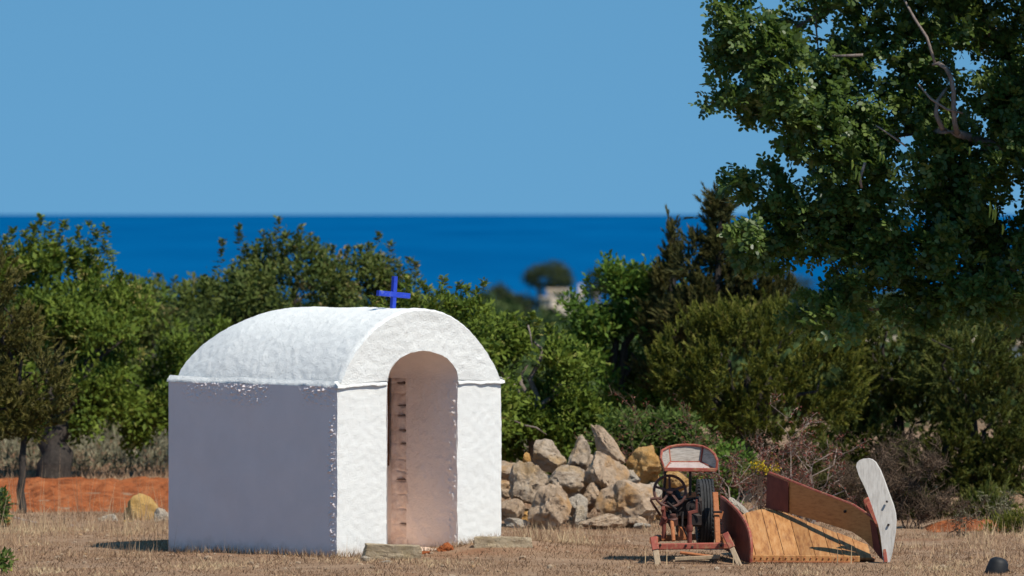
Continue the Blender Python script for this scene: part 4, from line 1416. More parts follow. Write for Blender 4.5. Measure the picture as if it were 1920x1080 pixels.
    b = ground_at(1150, Y)
    t = empty('leafy_tree', b, 'dense dark green tree right of the house with its top against the sea', 'tree')
    E = [ell(1150, 570, 100, 75, Y), ell(1215, 560, 70, 60, Y), ell(1135, 660, 95, 75, Y), ell(1200, 660, 100, 100, Y), ell(1150, 740, 130, 90, Y), ell(1230, 760, 80, 90, Y), ell(1130, 530, 45, 35, Y), ell(1085, 640, 36, 32, Y)]
    trunk_mesh(t, rng, b - Vector((0, 0, 0.1)), P(1150, 780, Y), 0.13, [e[:3] for e in E[:6]], M['bark'])
    sh = [(1137, 492, 40), (1120, 505, 40), (1160, 500, 40), (1185, 497, 35), (1205, 500, 40), (1150, 505, 40), (1225, 505, 40), (1100, 520, 30), (1245, 510, 30)]
    foliage(t, rng, E, 1500, 30, 0.06, 0.07, 0.034, M['leafE'], thr=0.02, nf=1.7, seed=14.0, shoots=sh, Y=Y)
    rng = np.random.default_rng(6)
    Y = 72.5
    b = ground_at(1000, Y)
    t = empty('leafy_tree', b, 'yellow green bushy tree right behind the house and the rock heap', 'tree')
    E = [ell(985, 690, 80, 75, Y), ell(1040, 720, 90, 90, Y), ell(960, 780, 70, 80, Y), ell(1060, 790, 90, 60, Y), ell(940, 650, 50, 60, Y), ell(1010, 640, 55, 45, Y), ell(1000, 830, 110, 50, Y)]
    tw = [(P(945, 790, Y - 0.75), P(985, 798, Y - 0.85)), (P(985, 798, Y - 0.85), P(1025, 815, Y - 0.8)), (P(990, 610, Y - 0.5), P(998, 650, Y - 0.6))]
    trunk_mesh(t, rng, b - Vector((0, 0, 0.1)), P(1000, 820, Y), 0.08, [e[:3] for e in E], M['barkpale'], tw)
    sh = [(960, 592, 25), (985, 600, 25), (1010, 602, 25), (1030, 612, 25), (930, 605, 25), (1050, 640, 25), (1000, 590, 25)]
    foliage(t, rng, E, 1300, 30, 0.056, 0.066, 0.032, M['leafA'], thr=0.01, nf=1.8, seed=17.0, shoots=sh, Y=Y)
    # low light green bush above the rocks and seat
    for (nm, xs, lb, sd_, mt) in (('bush', [(1180, 812, 65, 35), (1255, 808, 50, 36), (1140, 835, 55, 35), (1295, 835, 40, 28)], 'low pale green bush behind the rock heap', 31, 'leafLight'),
                                  ('bush', [(1330, 868, 34, 26), (1352, 900, 36, 28)], 'small green bush under the round juniper behind the red seat', 32, 'leafE')):
        rng = np.random.default_rng(sd_)
        Y = 70.0 if sd_ == 31 else 69.0
        b = ground_at(xs[0][0], Y)
        t = empty(nm, b, lb, 'bush')
        E = [ell(*e, Y) for e in xs] + [ell(xs[0][0] + 20, 885, 60, 50, Y)]
        mb = MB()
        limbs(mb, rng, b - Vector((0, 0, 0.05)), [e[:3] for e in E], 0.025)
        mb.build('stem', M['bark'], t)
        foliage(t, rng, E, 420, 28, 0.055, 0.06, 0.028, M[mt], thr=-0.1, seed=sd_ * 1.0)


build_trees()


def build_junipers():
    # F: tall spired juniper behind
    rng = np.random.default_rng(40)
    Y = 75.5
    b = ground_at(1345, Y)
    t = empty('juniper_tree', b, 'tall rusty brown juniper with a pointed spire reaching above the horizon', 'tree')
    E = [ell(1345, 385, 12, 40, Y), ell(1362, 395, 7, 34, Y), ell(1350, 430, 20, 40, Y), ell(1352, 480, 30, 45, Y), ell(1345, 535, 52, 40, Y), ell(1350, 590, 95, 60, Y), ell(1420, 540, 45, 40, Y), ell(1300, 590, 60, 60, Y), ell(1400, 600, 80, 60, Y),
         ell(1290, 500, 22, 22, Y), ell(1310, 465, 14, 20, Y), ell(1390, 505, 24, 26, Y), ell(1470, 570, 50, 40, Y)]
    trunk_mesh(t, rng, b - Vector((0, 0, 0.1)), P(1348, 470, Y), 0.05, [P(1348, 370, Y), P(1300, 560, Y), P(1410, 560, Y)], M['bark'], rt=0.03)
    sprays(t, rng, E, 2600, 34, 0.085, 0.019, M['juniperbrown'], shell=0.1, nf=3.0, thr=-0.12, seed=4, up=0.7, outw=0.8, spread=0.5, stray=0.1)
    rng = np.random.default_rng(41)
    Y = 76.5
    b = ground_at(1262, Y)
    t = empty('juniper_tree', b, 'thin narrow juniper spire left of the tall rusty one', 'tree')
    E = [ell(1262, 445, 9, 26, Y), ell(1262, 490, 15, 36, Y), ell(1255, 545, 30, 45, Y), ell(1250, 610, 45, 60, Y), ell(1245, 690, 50, 60, Y)]
    trunk_mesh(t, rng, b - Vector((0, 0, 0.1)), P(1262, 440, Y), 0.05, [P(1262, 600, Y)], M['bark'], rt=0.02)
    sprays(t, rng, E, 900, 34, 0.08, 0.019, M['juniperbrown'], shell=0.1, nf=3.0, thr=-0.2, seed=6, up=0.8, outw=0.6, spread=0.5)
    # G: broad round juniper in front
    rng = np.random.default_rng(42)
    Y = 71.5
    b = ground_at(1392, Y)
    t = empty('juniper_tree', b, 'broad round olive green juniper with upright feathery tips behind the reaper', 'tree')
    E = [ell(1400, 690, 170, 110, Y, 1.0), ell(1300, 690, 85, 80, Y, 0.7), ell(1500, 690, 105, 95, Y, 0.8), ell(1420, 620, 110, 60, Y, 0.7), ell(1340, 640, 80, 60, Y), ell(1550, 720, 75, 80, Y), ell(1440, 780, 140, 60, Y, 0.9),
         ell(1250, 690, 40, 45, Y), ell(1490, 620, 70, 50, Y), ell(1570, 650, 45, 50, Y), ell(1330, 760, 80, 45, Y)]
    trunk_mesh(t, rng, b - Vector((0, 0, 0.1)), P(1395, 820, Y), 0.085, [e[:3] for e in E], M['bark'], rt=0.04)
    sprays(t, rng, E, 5200, 40, 0.062, 0.015, M['juniper'], shell=0.5, nf=2.6, thr=0.0, seed=9, up=0.8, outw=0.7, spread=0.55, stray=0.10)
    # H: junipers on the right
    holes = [(1868, 712, 9), (1900, 738, 12), (1885, 725, 7), (1705, 730, 8), (1628, 832, 7)]
    for (sd_, Y, bx, xs, lb, mt) in (
            (43, 74.0, 1690, [(1680, 660, 100, 90), (1640, 740, 90, 90), (1720, 780, 100, 90), (1680, 860, 110, 70), (1620, 840, 70, 70), (1600, 600, 30, 35), (1650, 600, 60, 45)], 'dense olive brown juniper right of the broad round one, under the carob leaves', 'juniperdark'),
            (44, 73.0, 1830, [(1810, 690, 110, 110), (1850, 790, 110, 110), (1780, 840, 100, 90), (1890, 880, 90, 70), (1760, 630, 60, 50), (1830, 900, 110, 60)], 'dark juniper near the right edge with white wall showing through', 'juniperdark'),
            (45, 74.5, 1960, [(1930, 680, 90, 130), (1960, 800, 110, 140), (1930, 900, 80, 70), (2050, 760, 90, 170)], 'dark brownish juniper cut off by the right edge of the picture', 'juniperbrown')):
        rng = np.random.default_rng(sd_)
        b = ground_at(bx, Y)
        t = empty('juniper_tree', b, lb, 'tree')
        E = [ell(*e, Y) for e in xs]
        trunk_mesh(t, rng, b - Vector((0, 0, 0.1)), P(bx, 860, Y), 0.08, [e[:3] for e in E], M['bark'], rt=0.035)
        sprays(t, rng, E, 3600, 38, 0.064, 0.017, M[mt], shell=0.4, nf=2.4, thr=-0.02, seed=sd_, up=0.55, outw=0.75, spread=0.5, holes=holes)


build_junipers()


def build_undergrowth():
    for sd_, Y, bx, xs, lb, mt in (
            (51, 72.8, 1400, [(1350, 880, 70, 55), (1420, 890, 80, 55), (1500, 890, 80, 60), (1450, 850, 100, 45), (1400, 820, 60, 35)], 'dark shaded undergrowth below the round juniper', 'juniperdark'),
            (52, 73.5, 1600, [(1580, 890, 80, 70), (1650, 910, 80, 60), (1610, 830, 80, 60)], 'dark undergrowth behind the tip of the pale divider board', 'juniperdark'),
            (53, 74.2, 1800, [(1740, 930, 90, 45), (1830, 930, 90, 45), (1910, 925, 80, 50)], 'dark low thicket beneath the junipers near the right edge', 'juniperdark'),
            (55, 67.5, 1700, [(1660, 965, 50, 32), (1720, 972, 55, 26), (1775, 968, 30, 22)], 'low brown green scrub at the foot of the dead bush on the right', 'juniperbrown'),
            (56, 67.5, 1870, [(1850, 962, 40, 30), (1910, 958, 50, 34), (1950, 960, 40, 36)], 'low dark scrub along the grass edge at the far right', 'juniperdark'),
            (57, 68.5, 1590, [(1560, 945, 50, 36), (1620, 950, 50, 34)], 'low dark scrub behind the brown board of the reaper', 'juniperbrown'),
            (54, 73.5, 1250, [(1190, 860, 80, 50), (1270, 870, 80, 50), (1110, 870, 80, 50)], 'dark green undergrowth behind the rock heap', 'leafE')):
        rng = np.random.default_rng(sd_)
        b = ground_at(bx, Y)
        t = empty('bush', b, lb, 'bush')
        E = [ell(*e, Y) for e in xs]
        mb = MB()
        limbs(mb, rng, b - Vector((0, 0, 0.05)), [e[:3] for e in E], 0.02)
        mb.build('stem', M['bark'], t)
        sprays(t, rng, E, 700, 34, 0.085, 0.02, M[mt], shell=0.2, nf=2.3, thr=-0.2, seed=sd_, up=0.5, outw=0.7, spread=0.6)


build_undergrowth()


# ------------------------------------------------------------------ carob tree overhanging from the right
def build_carob():
    rng = np.random.default_rng(60)
    Y = 53.0
    b = Vector(((2150 - 960) / F * Y, Y, terrain(5.25, Y)))
    t = empty('carob_tree', b, 'big carob tree with glossy dark green leaves overhanging from the upper right', 'tree')
    px = [(1430, 60, 85, 70), (1400, 100, 50, 40, .6), (1560, 50, 110, 70), (1500, 160, 95, 75), (1470, 110, 90, 70), (1640, 180, 140, 120), (1800, 120, 170, 150), (1560, 290, 95, 75), (1500, 250, 60, 60, .7),
          (1440, 345, 62, 32, .7), (1700, 330, 150, 120), (1880, 330, 150, 190), (1455, 440, 62, 36, .7), (1530, 370, 80, 60), (1560, 430, 90, 55), (1680, 460, 110, 62), (1790, 490, 140, 80), (1920, 500, 130, 110),
          (1560, 560, 55, 32, .6), (1590, 600, 50, 36, .6), (1510, 540, 45, 25, .5), (1660, 550, 80, 45), (1720, 570, 60, 40), (1850, 560, 90, 40), (1362, 182, 42, 20, 2.2), (1392, 200, 30, 20, 1.6), (1425, 190, 26, 18, 1.5), (1480, 490, 40, 26, .6), (1525, 262, 70, 62, 1.3), (1490, 225, 48, 40, 1.3), (1600, 330, 80, 60, 1.2), (1520, 420, 70, 60, 1.2), (1620, 500, 90, 60, 1.2), (1560, 590, 70, 40, 1.2), (1720, 420, 120, 80, 1.1), (1348, 118, 24, 16, 1.6), (1385, 352, 26, 16, 1.8), (1405, 480, 26, 14, 1.6), (1400, 440, 24, 14, 1.5), (1500, 585, 28, 18, .6), (1362, 25, 30, 28, .5), (1640, 615, 40, 22, .5), (1470, 300, 24, 14, .4),
          (2060, 200, 200, 280), (2010, -120, 300, 160), (1700, -110, 280, 130), (1470, -60, 110, 60), (2100, 480, 160, 140)]
    E = []
    for e in px:
        wt = e[4] if len(e) > 4 else 1.0
        E.append(ell(e[0], e[1], e[2], e[3], Y + rng.normal() * 0.25, max(0.16, min(0.75, e[2] * 0.8 * Y / F)), wt))
    for e in ((2100, 260, 150, 240), (2060, -60, 180, 130), (2120, -140, 260, 150)):  # unseen crown lobes added towards the sun to shade the right-hand leaves
        E.append(ell(e[0], e[1], e[2], e[3], Y - 1.4, 0.8, 0.8))
    holes = [(1655, 105, 13), (1662, 140, 11), (1795, 22, 9), (1853, 30, 14), (1797, 125, 9), (1500, 55, 12), (1525, 85, 14), (1545, 65, 11), (1560, 482, 15), (1628, 438, 16), (1720, 470, 14), (1738, 462, 9), (1705, 490, 9), (1535, 520, 12), (1660, 540, 9),
             (1890, 200, 9), (1420, 285, 38), (1415, 245, 30), (1480, 30, 10), (1590, 190, 8), (1470, 400, 12), (1500, 470, 14), (1505, 315, 10), (1590, 245, 8), (1640, 505, 9)]
    c, d = crown_points(rng, E, 8200, 0.3, 2.6, -0.12, 2.0, holes)
    # keep the overhang clear of the open sky on the left
    n = len(c)
    # every point is a twig tip with several compound leaves
    k = 4
    tip = np.repeat(c, k, 0) + rng.normal(size=(n * k, 3)) * 0.03
    ax = nrm(np.repeat(d, k, 0) * 0.55 + rng.normal(size=(n * k, 3)) * 0.7 + np.array([-0.15, -0.1, 0.12]))
    up = nrm(rng.normal(size=ax.shape) * 0.45 + np.array([0.42, -0.5, 0.9]))
    side = nrm(np.cross(ax, up))
    upn = np.cross(side, ax)
    pairs = 4
    P_, D_, N_, R_, L_ = [], [], [], [], []
    crn = np.repeat(rng.random(n), k)
    lrn = rng.random(n * k)
    rl = 0.11 * (0.8 + 0.4 * rng.random(n * k))
    for i in range(pairs):
        f = (i + 0.7) / pairs
        base = tip + ax * (rl * f)[:, None] - upn * (0.02 * f * f)
        for sg in (-1, 1):
            dd = side * sg * (1.0 - 0.25 * f) + ax * (0.35 + 0.3 * f) + rng.normal(size=ax.shape) * 0.16
            P_.append(base); D_.append(dd)
            N_.append(upn + rng.normal(size=ax.shape) * 0.35)
            R_.append(np.clip(0.45 * crn + 0.3 * lrn + 0.3 * rng.random(n * k) - 0.05, 0, 1))
            L_.append(0.052 * (0.75 + 0.45 * rng.random(n * k)))
    p, dd, nn = np.concatenate(P_), np.concatenate(D_), np.concatenate(N_)
    LL = np.concatenate(L_)
    rr = np.concatenate(R_)
    poly_mesh('crown', leaf_ovals(p, dd, nn, LL, LL * 0.60), 7, rr, M['carob'], t)
    # trunk and limbs
    mb = MB()
    fork = P(2120, 520, Y)
    mb.tube([b - Vector((0, 0, 0.1)), b.lerp(fork, 0.5) + Vector((0.05, 0.02, 0)), fork], [0.24, 0.19, 0.17], 14)
    rg = np.random.default_rng(7)

    def lim(pts, r):
        w_ = [P(x, y, Y + (dy if dy < -0.25 else dy + 0.4)) for x, y, dy in pts]
        mb.tube(w_, r, 8)
    lim([(2120, 525, 0), (2000, 340, 0), (1920, 290, -0.1), (1880, 275, -0.2), (1830, 262, -0.2), (1795, 250, -0.3), (1770, 245, -0.28), (1740, 246, 0), (1640, 260, 0), (1560, 230, 0.1)], [0.15, 0.08, 0.045, 0.036, 0.034, 0.034, 0.028, 0.022, 0.014, 0.008])
    lim([(1795, 250, -0.35), (1790, 230, -0.42), (1788, 200, -0.45), (1788, 170, -0.47), (1783, 145, -0.47), (1774, 128, -0.47), (1760, 119, -0.46), (1748, 121, -0.44)], [0.026, 0.022, 0.021, 0.020, 0.020, 0.019, 0.017, 0.012])
    lim([(1768, 243, -0.36), (1755, 215, -0.4), (1757, 190, -0.38), (1775, 165, -0.35)], [0.022, 0.02, 0.016, 0.01])
    lim([(1805, 212, -0.48), (1775, 205, -0.52), (1745, 185, -0.52), (1722, 158, -0.5)], [0.008, 0.011, 0.01, 0.006])
    lim([(1753, 118, -0.45), (1738, 70, -0.4), (1715, 35, -0.38), (1690, -10, -0.3)], [0.012, 0.012, 0.011, 0.008])
    lim([(2000, 330, -0.1), (1900, 120, 0), (1800, -30, 0), (1650, -60, 0)], [0.08, 0.055, 0.04, 0.02])
    lim([(1650, -60, 0), (1560, 10, 0), (1480, 60, 0), (1410, 90, 0)], [0.02, 0.017, 0.012, 0.005])
    lim([(1560, 230, 0.1), (1520, 180, -0.25), (1488, 148, -0.3), (1440, 110, -0.1)], [0.014, 0.012, 0.011, 0.006])
    lim([(1532, 10, -0.1), (1530, 50, -0.1), (1534, 92, -0.1)], [0.008, 0.008, 0.006])
    lim([(1640, 260, 0), (1560, 260, 0), (1520, 225, -0.05), (1490, 210, 0)], [0.012, 0.009, 0.007, 0.005])
    lim([(1460, 215, 0), (1420, 213, 0), (1385, 211, 0), (1360, 195, 0)], [0.007, 0.006, 0.005, 0.004])
    lim([(2120, 530, 0), (1950, 480, -0.1), (1800, 400, -0.2), (1650, 370, -0.2), (1520, 365, -0.2), (1420, 378, -0.2)], [0.08, 0.035, 0.016, 0.009, 0.006, 0.004])
    lim([(1950, 480, -0.1), (1850, 520, 0), (1720, 480, 0), (1640, 520, 0), (1560, 500, 0)], [0.05, 0.03, 0.016, 0.009, 0.006])
    lim([(1850, 530, 0), (1740, 560, 0), (1670, 578, 0), (1610, 582, 0)], [0.04, 0.025, 0.015, 0.008])
    lim([(1616, 352, -0.5), (1612, 335, -0.52), (1622, 305, -0.5)], [0.010, 0.013, 0.012])
    lim([(1560, 105, -0.45), (1600, 104, -0.5), (1618, 103, -0.5)], [0.008, 0.012, 0.012])
    lim([(1700, 275, -0.55), (1665, 250, -0.55), (1642, 235, -0.55)], [0.008, 0.007, 0.005])
    mb.build('trunk', M['barkpale'], t, smooth=180)
    # pods and one faded leaf
    for (x, y, l, m_) in ((1605, 312, 24, 'pod'), (1611, 322, 18, 'pod'), (1598, 300, 18, 'pod'), (1856, 378, 30, 'pod'), (1866, 384, 34, 'pod'), (1862, 392, 20, 'pod'), (1880, 420, 20, 'pod'), (1650, 285, 18, 'pod'), (1656, 290, 16, 'pod'), (1818, 275, 16, 'pod')):
        pm = MB()
        yy = Y - 0.55
        pm.tube([P(x, y, yy), P(x + 1, y + l * 0.5, yy), P(x - 1, y + l, yy)], [0.006, 0.012, 0.004], 6)
        pm.build('pod', M[m_], t)


build_carob()


# ------------------------------------------------------------------ dry shrubs, flowers, grass
def twig_shrub(name, label, cat, bx, Y, tops, seed, mat, leafmat=None, nleaf=0, r0=0.012, leafL=0.03, fine=0, finemat=None, group=None):
    rng = np.random.default_rng(seed)
    rg = random.Random(seed)
    b = ground_at(bx, Y)
    t = empty(name, b, label, cat, group)
    mb = MB()
    tips = []

    def grow(p, q, r, depth):
        p, q = Vector(p), Vector(q)
        L = (q - p).length
        pts, rad = [p], [r]
        n = 5
        for i in range(1, n + 1):
            k = i / n
            w_ = L * 0.07
            pts.append(p.lerp(q, k) + Vector((rg.gauss(0, w_), rg.gauss(0, w_), rg.gauss(0, w_ * 0.6))))
            rad.append(max(0.002, r * (1 - 0.75 * k)))
        mb.tube(pts, rad, 5)
        tips.extend(pts[2:])
        if depth > 0:
            for i in range(3):
                k = rg.randint(2, n)
                d = (pts[k] - pts[k - 1]).normalized()
                a = Vector((rg.gauss(0, 1), rg.gauss(0, 1), rg.gauss(0.2, 0.8)))
                e = pts[k] + (d * 0.7 + a * 0.75).normalized() * L * rg.uniform(0.3, 0.55)
                grow(pts[k], e, rad[k] * 0.75, depth - 1)
    for (x, y) in tops:
        s0 = b + Vector((rg.gauss(0, 0.05), rg.gauss(0, 0.05), -0.03))
        grow(s0, P(x, y, Y + rg.gauss(0, 0.12)), r0, 2)
    mb.build('twigs', mat, t, smooth=180, fixn=False)
    if leafmat and nleaf:
        tp = np.array([tuple(p) for p in tips])
        c = tp[rng.integers(0, len(tp), nleaf)] + rng.normal(size=(nleaf, 3)) * 0.02
        poly_mesh('leaves', leaf_quads(c, rng.normal(size=c.shape), rng.normal(size=c.shape), leafL * (0.6 + 0.8 * rng.random(nleaf)), leafL * 0.55 * np.ones(nleaf)), 4, rng.random(nleaf), leafmat, t)
    if fine:
        tp = np.array([tuple(p) for p in tips])
        c = tp[rng.integers(0, len(tp), fine)] + rng.normal(size=(fine, 3)) * 0.03
        d = rng.normal(size=c.shape) + np.array([0, 0, 0.5])
        poly_mesh('sprays', blades(c, d, 0.09 * (0.5 + rng.random(fine)), 0.006 * np.ones(fine), rng), 3, rng.random(fine), finemat, t)
    return t


def build_shrubs():
    g = 'dry shrubs behind the reaper'
    twig_shrub('dry_shrub', 'leafless grey twigged shrub with dark red leaves between the tyre and the brown board', 'shrub', 1385, 66.5, [(1355, 870), (1375, 855), (1400, 880), (1425, 865), (1440, 900), (1340, 900), (1410, 930)], 71, M['twig'], M['berry'], 900, 0.010, 0.028, 900, M['drybrown'], g)
    twig_shrub('dry_shrub', 'pale branched dry shrub rising above the brown board', 'shrub', 1510, 65.5, [(1490, 820), (1470, 850), (1510, 860), (1535, 850), (1555, 838), (1560, 870), (1450, 870), (1580, 900)], 72, M['twig'], M['berry'], 900, 0.012, 0.028, 700, M['drybrown'], g)
    twig_shrub('dry_shrub', 'low reddish twiggy shrub in front of the round juniper trunk', 'shrub', 1450, 67.5, [(1400, 880), (1440, 870), (1480, 880), (1520, 900), (1560, 890), (1590, 905), (1420, 900)], 73, M['twigdark'], M['berry'], 1500, 0.009, 0.03, 1600, M['drybrown'], g)
    twig_shrub('dry_shrub', 'reddish seed heads on thin stems above the orange boulder', 'shrub', 1245, 68.0, [(1180, 830), (1195, 820), (1230, 835), (1265, 815), (1290, 822), (1310, 830), (1330, 835), (1205, 850), (1170, 845)], 74, M['twigdark'], M['berry'], 800, 0.006, 0.026, 300, M['drybrown'], g)
    twig_shrub('dry_bush', 'dense brown dead bush right of the pale divider board', 'shrub', 1705, 65.5, [(1665, 880), (1685, 870), (1700, 880), (1720, 885), (1745, 890), (1770, 910), (1650, 900), (1690, 920), (1730, 930), (1760, 950)], 75, M['twigdark'], None, 0, 0.009, 0.03, 6500, M['drybrown'])
    twig_shrub('dry_bush', 'grey brown scrubby bush beyond the right end of the reaper', 'shrub', 1620, 67.0, [(1590, 900), (1610, 890), (1640, 880), (1600, 930), (1650, 930)], 76, M['twigdark'], None, 0, 0.009, 0.03, 4000, M['drybrown'])
    twig_shrub('sapling', 'small crooked dry sapling leaning in front of the red earth at the right', 'shrub', 1783, 63.9, [(1800, 960), (1815, 965), (1830, 955), (1795, 975)], 77, M['twigdark'], M['scrub'], 160, 0.009, 0.025, 150, M['drybrown'])
    twig_shrub('dry_bush', 'pale tan dry seed bush at the right below the dark junipers', 'shrub', 1870, 65.8, [(1850, 955), (1880, 945), (1895, 950), (1865, 960)], 78, M['twigdark'], M['scrub'], 300, 0.006, 0.025, 300, M['scrub'])
    # green scrub at the right edge
    rng = np.random.default_rng(79)
    Y = 64.5
    b = ground_at(1890, Y)
    t = empty('bush', b, 'low olive green bush on the grass at the right edge', 'bush')
    E = [ell(1880, 995, 40, 18, Y), ell(1910, 990, 40, 22, Y), ell(1940, 985, 40, 28, Y)]
    mb = MB()
    limbs(mb, rng, b, [e[:3] for e in E], 0.01)
    mb.build('stem', M['twigdark'], t)
    sprays(t, rng, E, 420, 12, 0.05, 0.010, M['juniper'], shell=0.3, thr=-0.3)
    # yellow flowering plants
    for i, (x, y, lb) in enumerate(((1424, 880, 'left of two clumps of small yellow flowers behind the brown board'), (1448, 873, 'right of two clumps of small yellow flowers behind the brown board'))):
        rng = np.random.default_rng(80 + i)
        Y = 66.0
        b = ground_at(x, Y)
        t = empty('flower_plant', b, lb, 'flowers', 'yellow flowers behind the reaper')
        mb = MB()
        tops = []
        for j in range(7):
            q = P(x + rng.normal() * 9, y + rng.normal() * 9, Y)
            tops.append(q)
            mb.tube([b, b.lerp(q, 0.5) + Vector((rng.normal() * 0.02, 0, 0)), q], [0.005, 0.004, 0.003], 5)
        mb.build('stem', M['twigdark'], t)
        n = 110
        tp = np.array([tuple(q) for q in tops])
        c = tp[rng.integers(0, len(tp), n)] + rng.normal(size=(n, 3)) * 0.022
        poly_mesh('blossoms', leaf_quads(c, rng.normal(size=c.shape), rng.normal(size=c.shape), 0.025 * np.ones(n), 0.02 * np.ones(n)), 4, rng.random(n), M['yellow'], t)
    # dark prickly leaves at the left edge
    rng = np.random.default_rng(85)
    Y = 65.5
    b = ground_at(-4, Y)
    t = empty('plant', b, 'dark prickly plant at the left edge beside the orange stone', 'plant')
    E = [ell(-2, 945, 16, 22, Y), ell(2, 935, 10, 12, Y), ell(6, 968, 10, 10, Y)]
    mb = MB()
    limbs(mb, rng, b, [e[:3] for e in E], 0.012)
    mb.build('stem', M['twigdark'], t)
    foliage(t, rng, E, 60, 10, 0.02, 0.05, 0.02, M['carob'], thr=-1)
    # yellow-green tuft, bottom left
    rng = np.random.default_rng(86)
    Y = 57.6
    b = ground_at(4, Y)
    t = empty('plant', b, 'small fresh yellow green leafy tuft at the bottom left corner', 'plant')
    E = [ell(4, 1050, 13, 14, Y)]
    mb = MB()
    limbs(mb, rng, b, [e[:3] for e in E], 0.006)
    mb.build('stem', M['pod'], t)
    foliage(t, rng, E, 22, 8, 0.02, 0.06, 0.03, M['leafLight'], thr=-1)
    # fallen branch on the left
    mb = MB()
    Yb = 66.3
    mb.tube([P(28, 972, 67.6), P(60, 982, 67.0), P(95, 990, 66.5), P(128, 997, 66.1), P(134, 996, 66.0)], [0.02, 0.03, 0.027, 0.022, 0.016], 8)
    mb.tube([P(60, 982, 67.0), P(90, 985, 66.9), P(110, 985, 66.9)], [0.016, 0.012, 0.007], 6)
    mb.tube([P(131, 998, 66.05), P(136, 986, 66.0), P(137, 985, 66.0)], [0.022, 0.026, 0.02], 8)
    o = mb.build('fallen_branch', M['twig'], None, loc=P(80, 992, 66.6))
    tag(o, 'bleached dead branch lying on the grass in front of the red soil', 'branch')
    # black thing with a handle at the bottom right
    Y = 57.5
    c = ground_at(1868, Y)
    t = empty('bucket', c, 'black upturned bucket with a thin curved handle in the grass at the bottom right', 'bucket')
    mb = MB()
    mb.lathe(c, (0.25, 0, 1), [(-0.02, 0.105), (0.03, 0.10), (0.10, 0.088), (0.125, 0.072), (0.14, 0.045), (0.145, 0.01)], 28)
    mb.build('body', M['black'], t)
    mb = MB()
    mb.tube([P(1878, 1064, Y), P(1886, 1065, Y - 0.02), P(1892, 1070, Y - 0.03), P(1896, 1080, Y - 0.03), P(1897, 1090, Y)], 0.008, 8)
    mb.build('handle', M['black'], t)


build_shrubs()


def inside_house(x, y):
    d = Vector((x, y, 0)) - Vector((C0.x, C0.y, 0))
    u, v = d.dot(UX), d.dot(VX)
    return -0.01 < u < HW + 0.01 and -0.01 < v < HL + 0.01


